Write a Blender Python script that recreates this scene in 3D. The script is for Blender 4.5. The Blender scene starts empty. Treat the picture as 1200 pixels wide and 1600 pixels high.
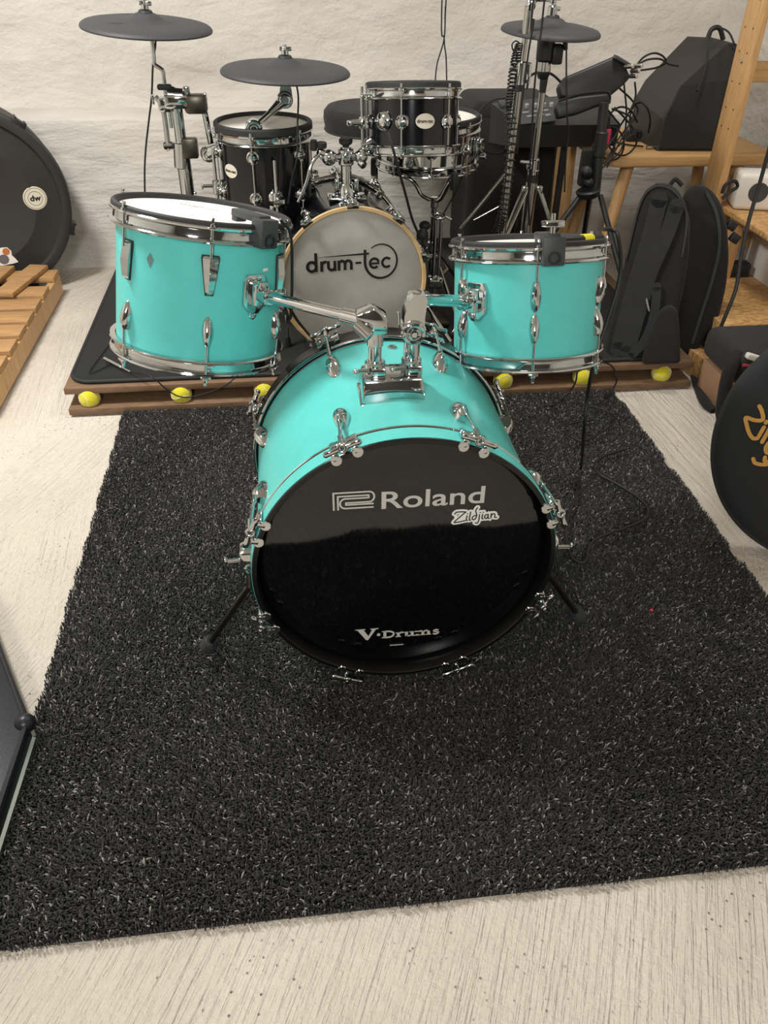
import bpy, bmesh, math, random
import numpy as np
from mathutils import Vector, Matrix
R = math.radians
PI = math.pi
C = bpy.context.scene.collection
V = Vector
random.seed(7)
rng = np.random.default_rng(7)

# ------------------------------------------------------------------ camera
CAM_H = 1.26
F_PX, PITCH, YAW, ROLL = 1250.0, 0.6338, 0.12768, 0.01563
_cp, _sp, _cy, _sy = math.cos(PITCH), math.sin(PITCH), math.cos(YAW), math.sin(YAW)
FWD = V((_sy * _cp, _cy * _cp, -_sp))
_r0 = V((_cy, -_sy, 0))
_u0 = _r0.cross(FWD)
RIGHT = _r0 * math.cos(ROLL) + _u0 * math.sin(ROLL)
UP = _u0 * math.cos(ROLL) - _r0 * math.sin(ROLL)

def at(u, v, Y=None, Z=None, X=None):
    """the place in the room, at a known depth, height or side, that a measured photo point belongs to"""
    d = FWD + RIGHT * ((u - 600) / F_PX) - UP * ((v - 800) / F_PX)
    t = Y / d.y if Y is not None else ((Z - CAM_H) / d.z if Z is not None else X / d.x)
    return V((0, 0, CAM_H)) + d * t

cd = bpy.data.cameras.new('camera')
cam = bpy.data.objects.new('camera', cd)
C.objects.link(cam)
cam.matrix_world = Matrix.Translation((0, 0, CAM_H)) @ Matrix((RIGHT, UP, -FWD)).transposed().to_4x4()
cd.sensor_fit = 'VERTICAL'
cd.sensor_height = 36.0
cd.lens = 36.0 * F_PX / 1600.0
cd.clip_start = 0.02
bpy.context.scene.camera = cam

# ------------------------------------------------------------------ materials
def sock(b, *names):
    for n in names:
        if n in b.inputs:
            return b.inputs[n]

def lin(c):
    return tuple(((x / 255) / 12.92 if x / 255 <= 0.04045 else ((x / 255 + 0.055) / 1.055) ** 2.4) for x in c)

def mat(name, col, rough=0.5, metal=0.0, coat=0.0, sheen=0.0, var=0.0, vscale=20.0, bump=0.0, bscale=80.0,
        stretch=(1, 1, 1), spec=None, coat_rough=0.05, aniso=0.0):
    """procedural surface; col is 0-255 sRGB; var mixes a darker/lighter noise, bump adds fine relief"""
    m = bpy.data.materials.new(name)
    m.use_nodes = True
    nt = m.node_tree
    b = nt.nodes['Principled BSDF']
    c = lin(col)
    b.inputs['Base Color'].default_value = (*c, 1)
    b.inputs['Roughness'].default_value = rough
    b.inputs['Metallic'].default_value = metal
    if coat:
        sock(b, 'Coat Weight').default_value = coat
        sock(b, 'Coat Roughness').default_value = coat_rough
    if sheen:
        sock(b, 'Sheen Weight').default_value = sheen
    if spec is not None:
        sock(b, 'Specular IOR Level').default_value = spec
    if var or bump:
        tc = nt.nodes.new('ShaderNodeTexCoord')
        mp = nt.nodes.new('ShaderNodeMapping')
        mp.inputs['Scale'].default_value = stretch
        nt.links.new(tc.outputs['Object'], mp.inputs['Vector'])
    if var:
        n = nt.nodes.new('ShaderNodeTexNoise')
        n.inputs['Scale'].default_value = vscale
        n.inputs['Detail'].default_value = 6
        nt.links.new(mp.outputs[0], n.inputs['Vector'])
        r = nt.nodes.new('ShaderNodeValToRGB')
        r.color_ramp.elements[0].position = 0.3
        r.color_ramp.elements[1].position = 0.7
        r.color_ramp.elements[0].color = (*[x * (1 - var) for x in c], 1)
        r.color_ramp.elements[1].color = (*[min(1, x * (1 + var)) for x in c], 1)
        nt.links.new(n.outputs['Fac'], r.inputs['Fac'])
        nt.links.new(r.outputs['Color'], b.inputs['Base Color'])
    if bump:
        n2 = nt.nodes.new('ShaderNodeTexNoise')
        n2.inputs['Scale'].default_value = bscale
        n2.inputs['Detail'].default_value = 4
        nt.links.new(mp.outputs[0], n2.inputs['Vector'])
        bp = nt.nodes.new('ShaderNodeBump')
        bp.inputs['Strength'].default_value = bump
        bp.inputs['Distance'].default_value = 0.01
        nt.links.new(n2.outputs['Fac'], bp.inputs['Height'])
        nt.links.new(bp.outputs['Normal'], b.inputs['Normal'])
    return m

M = {}
M['turquoise'] = mat('turquoise_wrap', (94, 202, 197), 0.36, var=0.03, vscale=40, bump=0.03, bscale=260, spec=0.4)
M['chrome'] = mat('chrome', (200, 203, 204), 0.08, 1.0)
M['steel'] = mat('worn_steel', (190, 188, 182), 0.22, 1.0)
M['dark_steel'] = mat('dark_bronze_steel', (92, 88, 80), 0.35, 1.0)
M['black_gloss'] = mat('black_gloss_head', (7, 8, 10), 0.045, spec=0.62)
M['black_hoop'] = mat('black_satin_hoop', (12, 12, 13), 0.28, spec=0.45)
M['shell_black'] = mat('black_lacquer_shell', (12, 13, 18), 0.14, coat=0.15, spec=0.45)
M['rubber'] = mat('black_rubber', (34, 36, 38), 0.62, bump=0.05, bscale=300)
M['cymbal'] = mat('cymbal_rubber', (60, 61, 64), 0.6, bump=0.04, bscale=250)
M['plastic'] = mat('black_plastic', (30, 31, 33), 0.45, bump=0.04, bscale=400)
M['grey_plastic'] = mat('charcoal_plastic', (58, 61, 63), 0.5, bump=0.05, bscale=500)
M['fabric'] = mat('black_nylon', (19, 19, 20), 0.88, sheen=0.05, var=0.25, vscale=15, bump=0.2, bscale=350)
M['fabric2'] = mat('dark_grey_nylon', (34, 35, 37), 0.85, sheen=0.05, var=0.2, vscale=15, bump=0.2, bscale=350)
M['bagcloth'] = mat('charcoal_bag_cloth', (22, 24, 28), 0.8, sheen=0.08, var=0.12, vscale=10, bump=0.12, bscale=400)
M['mesh_head'] = mat('white_mesh_head', (240, 237, 228), 0.7, bump=0.05, bscale=600)
M['grey_head'] = mat('grey_felt_head', (176, 174, 168), 0.75, var=0.14, vscale=9, bump=0.08, bscale=200)
M['maple'] = mat('maple_hoop', (214, 182, 132), 0.4, var=0.12, vscale=6, stretch=(1, 8, 1))
M['pine'] = mat('pine_wood', (203, 160, 108), 0.5, var=0.18, vscale=7, stretch=(14, 14, 1.2), bump=0.06, bscale=40)
M['pine_h'] = mat('pine_wood_lengthwise', (196, 156, 104), 0.5, var=0.18, vscale=7, stretch=(1.2, 14, 14), bump=0.06, bscale=40)
M['pallet'] = mat('pallet_wood', (176, 136, 90), 0.65, var=0.22, vscale=6, stretch=(1.5, 14, 14), bump=0.15, bscale=50)
M['ply'] = mat('brown_chipboard', (118, 92, 68), 0.6, var=0.22, vscale=14, stretch=(1.5, 6, 6), bump=0.12, bscale=60)
M['felt'] = mat('tennis_felt', (214, 204, 40), 0.95, sheen=0.5, var=0.1, vscale=60, bump=0.3, bscale=300)
M['seam'] = mat('tennis_seam', (225, 222, 190), 0.8)
M['mat_black'] = mat('black_carpet_mat', (20, 22, 24), 0.95, sheen=0.05, var=0.3, vscale=140, bump=0.35, bscale=500)
M['silver'] = mat('silver_print', (196, 194, 188), 0.45)
M['white_print'] = mat('white_vinyl', (236, 234, 228), 0.5)
M['ink'] = mat('black_ink', (22, 22, 24), 0.5)
M['gold'] = mat('gold_embroidery', (200, 148, 66), 0.6, bump=0.3, bscale=600)
M['badge'] = mat('cream_badge', (216, 208, 190), 0.4)
M['white_plastic'] = mat('white_plastic', (226, 222, 214), 0.4)
M['yellow'] = mat('yellow_tape', (236, 224, 40), 0.6, bump=0.1, bscale=200)
M['red'] = mat('pink_zip', (190, 46, 76), 0.6)
M['blue'] = mat('blue_webbing', (38, 52, 150), 0.7, bump=0.2, bscale=400)
M['cable'] = mat('black_cable', (20, 20, 21), 0.5)
M['case'] = mat('moulded_case_plastic', (44, 43, 41), 0.55, bump=0.1, bscale=250)
M['flight'] = mat('black_laminate', (20, 22, 30), 0.4, bump=0.04, bscale=300)
M['alu'] = mat('aluminium', (150, 152, 146), 0.35, 1.0)
M['speaker'] = mat('speaker_cloth', (30, 27, 25), 0.85, bump=0.25, bscale=450)
M['speaker2'] = mat('speaker_vinyl', (50, 47, 44), 0.6, bump=0.2, bscale=350)
M['cardboard'] = mat('brown_cardboard', (150, 116, 88), 0.85, var=0.1, vscale=8)
M['sticker_brown'] = mat('sticker_brown', (186, 116, 66), 0.5)
M['sticker_grey'] = mat('sticker_grey', (104, 100, 104), 0.5)
M['mark_grey'] = mat('badge_grey', (98, 128, 128), 0.5)
M['screen'] = mat('knob_grey', (150, 150, 148), 0.4)

def osb():
    m = mat('osb_board', (196, 150, 92), 0.6)
    nt = m.node_tree; b = nt.nodes['Principled BSDF']
    tc = nt.nodes.new('ShaderNodeTexCoord')
    mp = nt.nodes.new('ShaderNodeMapping'); mp.inputs['Scale'].default_value = (1, 2.6, 1)
    n = nt.nodes.new('ShaderNodeTexNoise'); n.inputs['Scale'].default_value = 6; n.inputs['Detail'].default_value = 3
    mx = nt.nodes.new('ShaderNodeMix'); mx.data_type = 'RGBA'; mx.inputs['Factor'].default_value = 0.12
    vo = nt.nodes.new('ShaderNodeTexVoronoi'); vo.inputs['Scale'].default_value = 75
    r = nt.nodes.new('ShaderNodeValToRGB')
    r.color_ramp.elements[0].color = (*lin((164, 120, 70)), 1); r.color_ramp.elements[1].color = (*lin((212, 170, 112)), 1)
    sp = nt.nodes.new('ShaderNodeSeparateColor')
    nt.links.new(tc.outputs['Object'], mp.inputs[0]); nt.links.new(mp.outputs[0], n.inputs['Vector'])
    nt.links.new(mp.outputs[0], mx.inputs['A']); nt.links.new(n.outputs['Color'], mx.inputs['B'])
    nt.links.new(mx.outputs['Result'], vo.inputs['Vector'])
    nt.links.new(vo.outputs['Color'], sp.inputs[0]); nt.links.new(sp.outputs[0], r.inputs['Fac'])
    nt.links.new(r.outputs['Color'], b.inputs['Base Color'])
    return m
M['osb'] = osb()

def plaster(name, col, stretch=(1, 1, 1), amount=0.5, streak=False):
    """painted rough plaster / brushed concrete with real relief"""
    m = mat(name, col, 0.85, spec=0.25)
    nt = m.node_tree; b = nt.nodes['Principled BSDF']; L = nt.links.new
    c = lin(col)
    tc = nt.nodes.new('ShaderNodeTexCoord')
    def noise(scale, detail, st, rough=0.55, dist=0.0, rz=0.0):
        mp = nt.nodes.new('ShaderNodeMapping'); mp.inputs['Scale'].default_value = st
        if rz:
            m0 = nt.nodes.new('ShaderNodeMapping'); m0.inputs['Rotation'].default_value = (0, 0, rz)
            L(tc.outputs['Object'], m0.inputs[0]); L(m0.outputs[0], mp.inputs[0])
        if not rz: L(tc.outputs['Object'], mp.inputs[0])
        n = nt.nodes.new('ShaderNodeTexNoise')
        n.inputs['Scale'].default_value = scale; n.inputs['Detail'].default_value = detail
        n.inputs['Roughness'].default_value = rough; n.inputs['Distortion'].default_value = dist
        L(mp.outputs[0], n.inputs['Vector'])
        return n.outputs['Fac']
    def math_(op, a, bb):
        n = nt.nodes.new('ShaderNodeMath'); n.operation = op
        for i, x in enumerate((a, bb)):
            if isinstance(x, (int, float)): n.inputs[i].default_value = x
            else: L(x, n.inputs[i])
        return n.outputs[0]
    big = noise(2.2, 5, stretch)
    mid = noise(6, 6, stretch, 0.5, 0.15)
    fine = noise(90, 5, (1, 1, 1), 0.6)
    h = math_('ADD', math_('MULTIPLY', mid, 1.0), math_('MULTIPLY', fine, 0.12))
    if streak:
        sa = noise(95, 3, (1.0, 0.05, 1), 0.6, 0.2, 0.42)     # broom marks in two directions
        sb2 = noise(80, 3, (1.0, 0.04, 1), 0.6, 0.2, -0.06)
        mk = nt.nodes.new('ShaderNodeMapRange'); mk.inputs['From Min'].default_value = 0.44; mk.inputs['From Max'].default_value = 0.56
        L(noise(1.1, 3, (1, 1, 1)), mk.inputs['Value'])
        st = math_('ADD', math_('MULTIPLY', sa, mk.outputs[0]), math_('MULTIPLY', sb2, math_('SUBTRACT', 1.0, mk.outputs[0])))
        h = math_('ADD', math_('MULTIPLY', mid, 0.9), math_('ADD', math_('MULTIPLY', st, 0.55), math_('MULTIPLY', fine, 0.25)))
        vo = nt.nodes.new('ShaderNodeTexVoronoi'); vo.inputs['Scale'].default_value = 64
        L(tc.outputs['Object'], vo.inputs['Vector'])
        pit = nt.nodes.new('ShaderNodeMapRange'); pit.inputs['From Min'].default_value = 0.03; pit.inputs['From Max'].default_value = 0.15
        L(vo.outputs['Distance'], pit.inputs['Value'])
        gate = nt.nodes.new('ShaderNodeMapRange'); gate.inputs['From Min'].default_value = 0.5; gate.inputs['From Max'].default_value = 0.68
        L(noise(7.0, 6, (1, 1, 1)), gate.inputs['Value'])
        pits = math_('MULTIPLY', math_('SUBTRACT', 1.0, pit.outputs[0]), gate.outputs[0])
        h = math_('SUBTRACT', h, math_('MULTIPLY', pits, 0.5))
    bp = nt.nodes.new('ShaderNodeBump'); bp.inputs['Strength'].default_value = amount; bp.inputs['Distance'].default_value = 0.03
    L(h, bp.inputs['Height']); L(bp.outputs['Normal'], b.inputs['Normal'])
    r = nt.nodes.new('ShaderNodeValToRGB')
    r.color_ramp.elements[0].position = 0.3; r.color_ramp.elements[1].position = 0.7
    r.color_ramp.elements[0].color = (c[0] * 0.87, c[1] * 0.855, c[2] * 0.83, 1)
    r.color_ramp.elements[1].color = (*[min(1, x * 1.06) for x in c], 1)
    L(big, r.inputs['Fac'])
    out = r.outputs['Color']
    if streak:
        mx = nt.nodes.new('ShaderNodeMix'); mx.data_type = 'RGBA'
        L(math_('MULTIPLY', pits, 0.75), mx.inputs['Factor']); L(out, mx.inputs['A'])
        mx.inputs['B'].default_value = (c[0] * 0.25, c[1] * 0.24, c[2] * 0.22, 1)
        out = mx.outputs['Result']
    L(out, b.inputs['Base Color'])
    return m
M['wall'] = plaster('white_rough_plaster', (219, 215, 208), (1, 1, 1.6), 0.85)
M['wall_low'] = plaster('white_rough_plaster_base', (209, 205, 198), (0.7, 1, 2.4), 0.8)
M['floor'] = plaster('painted_concrete', (212, 204, 192), (1, 0.8, 1), 0.85, True)
M['wall_dark'] = mat('end_wall_shade_tint', (86, 83, 80), 0.9)  # shade of an unlit room end put into the colour, darkens chrome reflections
M['ceiling'] = mat('white_ceiling', (220, 214, 202), 0.9)

# rug fibre: every tuft carries its own shade
def rug_material():
    m = mat('rug_fibre', (30, 30, 31), 0.75, sheen=0.1)
    nt = m.node_tree; b = nt.nodes['Principled BSDF']
    a = nt.nodes.new('ShaderNodeAttribute'); a.attribute_name = 'shade'
    r = nt.nodes.new('ShaderNodeValToRGB')
    e = r.color_ramp.elements
    e[0].position = 0.0; e[0].color = (*lin((9, 9, 10)), 1)
    e[1].position = 1.0; e[1].color = (*lin((158, 155, 148)), 1)
    x = r.color_ramp.elements.new(0.55); x.color = (*lin((36, 36, 37)), 1)
    x = r.color_ramp.elements.new(0.86); x.color = (*lin((80, 79, 77)), 1)
    nt.links.new(a.outputs['Fac'], r.inputs['Fac']); nt.links.new(r.outputs['Color'], b.inputs['Base Color'])
    return m
M['pile'] = rug_material()
M['rug_back'] = mat('rug_backing', (16, 16, 17), 0.95)

def emit(name, col, strength):
    m = bpy.data.materials.new(name); m.use_nodes = True
    nt = m.node_tree; nt.nodes.clear()
    e = nt.nodes.new('ShaderNodeEmission'); e.inputs[0].default_value = (*col, 1); e.inputs[1].default_value = strength
    o = nt.nodes.new('ShaderNodeOutputMaterial'); nt.links.new(e.outputs[0], o.inputs[0])
    return m

# ------------------------------------------------------------------ object helpers
W = {}

def frame(o, z, x=(1, 0, 0)):
    """matrix at o whose z axis is z and whose x axis lies near x"""
    z = V(z).normalized(); x = V(x)
    x = x - z * x.dot(z)
    if x.length < 1e-6:
        x = V((0, 1, 0)) - z * z.y
    x.normalize(); y = z.cross(x)
    m = Matrix((x, y, z)).transposed().to_4x4(); m.translation = V(o)
    return m

def thing(name, label, cat, mtx=None, group=None):
    o = bpy.data.objects.new(name, None); C.objects.link(o)
    o.empty_display_size = 0.05
    mtx = mtx if isinstance(mtx, Matrix) else Matrix.Translation(V(mtx or (0, 0, 0)))
    o.matrix_world = mtx; W[o] = mtx.copy()
    return tag(o, label, cat, group)

def tag(o, label, cat, group=None, kind=None):
    o['label'] = label; o['category'] = cat
    if group: o['group'] = group
    if kind: o['kind'] = kind
    return o

class MB:
    def __init__(s, m=None): s.v = []; s.f = []; s.m = m or Matrix()
    def add(s, vs, fs, m=None):
        mm = s.m @ m if m is not None else s.m
        n = len(s.v)
        s.v += [mm @ V(v) for v in vs]
        if mm.to_3x3().determinant() < 0: fs = [tuple(reversed(f)) for f in fs]
        s.f += [tuple(i + n for i in f) for f in fs]
        return s
    def _bm(s, bm, m=None):
        bm.verts.index_update()
        vs = [v.co.copy() for v in bm.verts]; fs = [tuple(v.index for v in f.verts) for f in bm.faces]
        bm.free(); return s.add(vs, fs, m)
    def box(s, c, size, bev=0.0, m=None, rot=None, seg=2):
        bm = bmesh.new(); bmesh.ops.create_cube(bm, size=1)
        bmesh.ops.scale(bm, vec=V(size), verts=bm.verts)
        if bev:
            bmesh.ops.bevel(bm, geom=list(bm.edges), offset=min(bev, min(size) * 0.49), segments=seg, affect='EDGES', profile=0.5)
        t = Matrix.Translation(V(c)) @ (rot.to_4x4() if rot is not None else Matrix())
        return s._bm(bm, (m @ t) if m is not None else t)
    def lathe(s, prof, m=None, seg=64, closed=False, a0=0.0, a1=2 * PI):
        full = abs(a1 - a0 - 2 * PI) < 1e-6
        n = len(prof); k = seg if full else seg + 1
        vs = []; fs = []
        for i in range(k):
            a = a0 + (a1 - a0) * i / seg
            vs += [(r * math.cos(a), r * math.sin(a), z) for r, z in prof]
        for i in range(seg):
            j = (i + 1) % k
            for q in range(n if closed else n - 1):
                q2 = (q + 1) % n
                ring = [i * n + q, j * n + q, j * n + q2, i * n + q2]
                fs.append(tuple(ring))
        if not full and closed:
            fs.append(tuple(range(n))); fs.append(tuple(reversed(range(seg * n, seg * n + n))))
        return s.add(vs, fs, m)
    def cyl(s, p0, p1, r0, r1=None, seg=20, bev=0.0):
        p0, p1 = V(p0), V(p1); L = (p1 - p0).length
        r1 = r0 if r1 is None else r1
        b = min(bev, r0 * .9, L * .45)
        pr = [(1e-5, 0), (r0 - b, 0), (r0, b), (r1, L - b), (r1 - b, L), (1e-5, L)]
        if not b: pr = [(1e-5, 0), (r0, 0), (r1, L), (1e-5, L)]
        return s.lathe(pr, frame(p0, p1 - p0), seg)
    def ball(s, c, r, sc=(1, 1, 1), m=None, seg=20):
        pr = [(max(1e-5, r * math.sin(PI * i / 12)), -r * math.cos(PI * i / 12)) for i in range(13)]
        t = Matrix.Translation(V(c)) @ Matrix.Diagonal((*sc, 1))
        return s.lathe(pr, (m @ t) if m is not None else t, seg)
    def torus(s, c, ax, Rr, r, seg=48, ms=10, m=None, a0=0.0, a1=2 * PI, x=(1, 0, 0)):
        pr = [(Rr + r * math.cos(2 * PI * i / ms), r * math.sin(2 * PI * i / ms)) for i in range(ms)]
        t = frame(c, ax, x)
        return s.lathe(pr, (m @ t) if m is not None else t, seg, True, a0, a1)
    def tube(s, pts, r, seg=10, n=0, closed=False, m=None):
        pts = [V(p) for p in pts]
        if n: pts = smooth(pts, n, closed)
        k = len(pts); rs = r if isinstance(r, (list, tuple)) else None
        vs = []; fs = []; up = None
        for i, p in enumerate(pts):
            a = pts[(i - 1) % k] if (closed or i) else p
            b = pts[(i + 1) % k] if (closed or i < k - 1) else p
            t = (b - a)
            t = t.normalized() if t.length > 1e-9 else V((0, 0, 1))
            if up is None:
                up = t.cross(V((0, 0, 1)) if abs(t.z) < .9 else V((1, 0, 0))).normalized()
            up = (up - t * up.dot(t)); up = up.normalized() if up.length > 1e-6 else t.orthogonal().normalized()
            w = t.cross(up)
            rr = (rs[min(len(rs) - 1, int(i * len(rs) / k))] if rs else r)
            vs += [p + (up * math.cos(2 * PI * j / seg) + w * math.sin(2 * PI * j / seg)) * rr for j in range(seg)]
        for i in range(k if closed else k - 1):
            i2 = (i + 1) % k
            for j in range(seg):
                j2 = (j + 1) % seg
                fs.append((i * seg + j, i * seg + j2, i2 * seg + j2, i2 * seg + j))
        if not closed:
            fs.append(tuple(reversed(range(seg)))); fs.append(tuple(range((k - 1) * seg, k * seg)))
        return s.add(vs, fs, m)
    def prism(s, poly, z0, z1, m=None, bev=0.0, seg=2):
        bm = bmesh.new()
        vs = [bm.verts.new((x, y, z0)) for x, y in poly]
        f = bm.faces.new(vs)
        if f.normal.z > 0 or True:
            r = bmesh.ops.extrude_face_region(bm, geom=[f])
            bmesh.ops.translate(bm, vec=(0, 0, z1 - z0), verts=[e for e in r['geom'] if isinstance(e, bmesh.types.BMVert)])
        bmesh.ops.recalc_face_normals(bm, faces=bm.faces)
        if bev:
            bmesh.ops.bevel(bm, geom=list(bm.edges), offset=bev, segments=seg, affect='EDGES', profile=0.5)
        return s._bm(bm, m)
    def loft(s, secs, m=None, cap=True):
        """secs: rings of equal point count"""
        n = len(secs[0]); vs = [p for r_ in secs for p in r_]; fs = []
        for i in range(len(secs) - 1):
            for j in range(n):
                j2 = (j + 1) % n
                fs.append((i * n + j, i * n + j2, (i + 1) * n + j2, (i + 1) * n + j))
        if cap:
            fs.append(tuple(reversed(range(n)))); fs.append(tuple(range((len(secs) - 1) * n, len(secs) * n)))
        return s.add(vs, fs, m)
    def stroke(s, pts, w, h, m, z=0.0, n=0, closed=False, caps=True, taper=None, ramp=0.0):
        """a flat ribbon of width w and thickness h drawn in the xy plane of m"""
        P = [V((p[0], p[1], 0)) for p in pts]
        if n: P = smooth(P, n, closed)
        k = len(P)
        ws = [w if taper is None else w * (taper[0] + (taper[1] - taper[0]) * i / (k - 1)) for i in range(k)]
        top = []; bot = []
        vs = []; fs = []
        for i, p in enumerate(P):
            a = P[(i - 1) % k] if (closed or i) else p
            b = P[(i + 1) % k] if (closed or i < k - 1) else p
            d1 = (p - a); d2 = (b - p)
            d1 = d1.normalized() if d1.length > 1e-9 else d2.normalized()
            d2 = d2.normalized() if d2.length > 1e-9 else d1
            t = (d1 + d2); t = t.normalized() if t.length > 1e-6 else d1
            nn = V((-t.y, t.x, 0)); k2 = 1 / max(.45, t.dot(d1))
            hw = ws[i] / 2 * min(k2, 1.5)
            l = p + nn * hw; r_ = p - nn * hw
            zz_ = z + ramp * i
            vs += [(l.x, l.y, zz_), (r_.x, r_.y, zz_), (l.x, l.y, zz_ + h), (r_.x, r_.y, zz_ + h)]
        for i in range(k if closed else k - 1):
            a = i * 4; b = ((i + 1) % k) * 4
            fs += [(a + 2, a + 3, b + 3, b + 2), (a, a + 2, b + 2, b), (a + 3, a + 1, b + 1, b + 3)]
        if not closed:
            fs += [(0, 1, 3, 2), ((k - 1) * 4 + 1, (k - 1) * 4, (k - 1) * 4 + 2, (k - 1) * 4 + 3)]
        s.add(vs, fs, m)
        if caps and not closed:
            for p, ww in ((P[0], ws[0]), (P[-1], ws[-1])):
                z = z if p is P[0] else z + ramp * (k - 1)
                s.cyl_m((p.x, p.y, z), h, ww / 2, m)
        return s
    def cyl_m(s, c, h, r, m, seg=14):
        return s.lathe([(1e-5, h), (r, h), (r, 0)][::-1], m @ Matrix.Translation(V(c)), seg)
    def mesh(s, name, mt, angle=38, inv=None):
        me = bpy.data.meshes.new(name)
        vs = [inv @ v for v in s.v] if inv is not None else s.v
        me.from_pydata(vs, [], s.f); me.update()
        me.polygons.foreach_set('use_smooth', [True] * len(me.polygons))
        me.set_sharp_from_angle(angle=R(angle))
        me.materials.append(mt)
        return me
    def build(s, name, mt, parent=None, label=None, angle=38, clean=True):
        """link everything collected here (room coordinates) as ONE mesh object"""
        if parent is None:
            c = sum(s.v, V()) / len(s.v); lo = min(v.z for v in s.v)
            mtx = Matrix.Translation((c.x, c.y, lo))
        else:
            mtx = W[parent]
        me = s.mesh(name, mt, angle, mtx.inverted())
        bm = bmesh.new(); bm.from_mesh(me)
        bmesh.ops.remove_doubles(bm, verts=bm.verts, dist=2e-5)
        bmesh.ops.recalc_face_normals(bm, faces=bm.faces)
        bm.to_mesh(me); bm.free()
        me.set_sharp_from_angle(angle=R(angle))
        o = bpy.data.objects.new(name, me); C.objects.link(o)
        if parent is not None:
            o.parent = parent
            if not isinstance(parent.data, type(None)): pass
        else:
            o.matrix_world = mtx
        W[o] = mtx.copy()
        if label: o['label'] = label
        return o

def smooth(P, n, closed=False):
    P = [V(p) for p in P]; out = []; k = len(P)
    for i in range(k if closed else k - 1):
        p0 = P[(i - 1) % k] if (closed or i) else P[0] * 2 - P[1]
        p1 = P[i]; p2 = P[(i + 1) % k]
        p3 = P[(i + 2) % k] if (closed or i < k - 2) else P[-1] * 2 - P[-2]
        for j in range(n):
            t = j / n
            out.append(0.5 * (2 * p1 + (p2 - p0) * t + (2 * p0 - 5 * p1 + 4 * p2 - p3) * t * t + (3 * p1 - p0 - 3 * p2 + p3) * t ** 3))
    if not closed: out.append(P[-1])
    return out

def child(name, me, parent, local, label=None):
    """a part that shares mesh data, placed in its thing's own frame"""
    o = bpy.data.objects.new(name, me); C.objects.link(o)
    o.parent = parent; o.matrix_local = local
    W[o] = W[parent] @ local
    if label: o['label'] = label
    return o

def struct(name, mb, mt, **k):
    o = mb.build(name, mt, None, **k); o['kind'] = 'structure'
    return o

def rot_z(a): return Matrix.Rotation(a, 4, 'Z')
def rot_y(a): return Matrix.Rotation(a, 4, 'Y')
def rot_x(a): return Matrix.Rotation(a, 4, 'X')
def tr(x, y, z): return Matrix.Translation((x, y, z))

def text_mb(txt, m, size, h=0.0006, sx=1.0, bold=0.0, shear=0.0, center=False):
    cu = bpy.data.curves.new('lettering', 'FONT'); cu.body = txt; cu.size = size; cu.offset = bold; cu.extrude = h / 2
    cu.shear = shear; cu.resolution_u = 4
    if center: cu.align_x = 'CENTER'; cu.align_y = 'CENTER'
    o = bpy.data.objects.new('lettering', cu); C.objects.link(o)
    dg = bpy.context.evaluated_depsgraph_get(); me = o.evaluated_get(dg).to_mesh()
    mb = MB(); mb.add([(v.co.x * sx, v.co.y, v.co.z + h / 2) for v in me.vertices], [tuple(p.vertices) for p in me.polygons], m)
    o.evaluated_get(dg).to_mesh_clear(); bpy.data.objects.remove(o); bpy.data.curves.remove(cu)
    return mb

# script lettering used on the sticker and on the cymbal bag (unit height about 3)
SCRIPT = [
    [(0.1, 2.45), (0.6, 2.9), (2.35, 2.75), (2.1, 2.4), (0.1, 0.45), (0.7, 0.25), (2.35, 0.5)],
    [(2.75, 1.7), (2.6, 0.65), (2.85, 0.5)], [(2.85, 2.2), (2.9, 2.25)],
    [(3.5, 2.6), (3.25, 0.65), (3.5, 0.5)],
    [(4.65, 1.55), (4.15, 1.5), (3.85, 0.9), (4.15, 0.5), (4.55, 0.75), (4.8, 1.6), (4.55, 2.8), (4.9, 3.6)],
    [(5.4, 1.7), (5.3, 0.3), (5.0, -0.5), (4.55, -0.35)], [(5.5, 2.2), (5.55, 2.25)],
    [(6.05, 1.7), (5.95, 0.65), (6.2, 0.5)], [(6.15, 2.2), (6.2, 2.25)],
    [(7.2, 1.55), (6.7, 1.5), (6.5, 0.85), (6.85, 0.5), (7.15, 0.9), (7.25, 1.6), (7.25, 0.65), (7.5, 0.5)],
    [(7.9, 1.7), (7.85, 0.5), (8.0, 1.3), (8.45, 1.65), (8.7, 1.25), (8.65, 0.65), (9.1, 0.55)],
]
def script_mb(m, scale, w, h, z=0.0, letters=None):
    mb = MB()
    for i, p in enumerate(SCRIPT if letters is None else [SCRIPT[j] for j in letters]):
        mb.stroke([(x * scale, y * scale) for x, y in p], w, h, m, z + i * 4e-5, n=(5 if len(p) > 2 else 0), ramp=1.2e-5)
    return mb

# ================================================================== the room
WX0, WX1, WY0, WY1, CEIL = -2.3, 1.93, -2.0, 3.70, 2.4
LEDGE = 0.602
struct('floor', MB().box(((WX0 + WX1) / 2, (WY0 + WY1 + .2) / 2, -0.05), (WX1 - WX0 + .2, WY1 - WY0 + .3, 0.1)), M['floor'])
struct('ceiling', MB().box(((WX0 + WX1) / 2, (WY0 + WY1 + .2) / 2, CEIL + 0.05), (WX1 - WX0 + .2, WY1 - WY0 + .3, 0.1)), M['ceiling'])
struct('wall_back', MB().box(((WX0 + WX1) / 2, WY1 + .21, CEIL / 2), (WX1 - WX0 + .3, 0.1, CEIL)), M['wall'])
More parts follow.
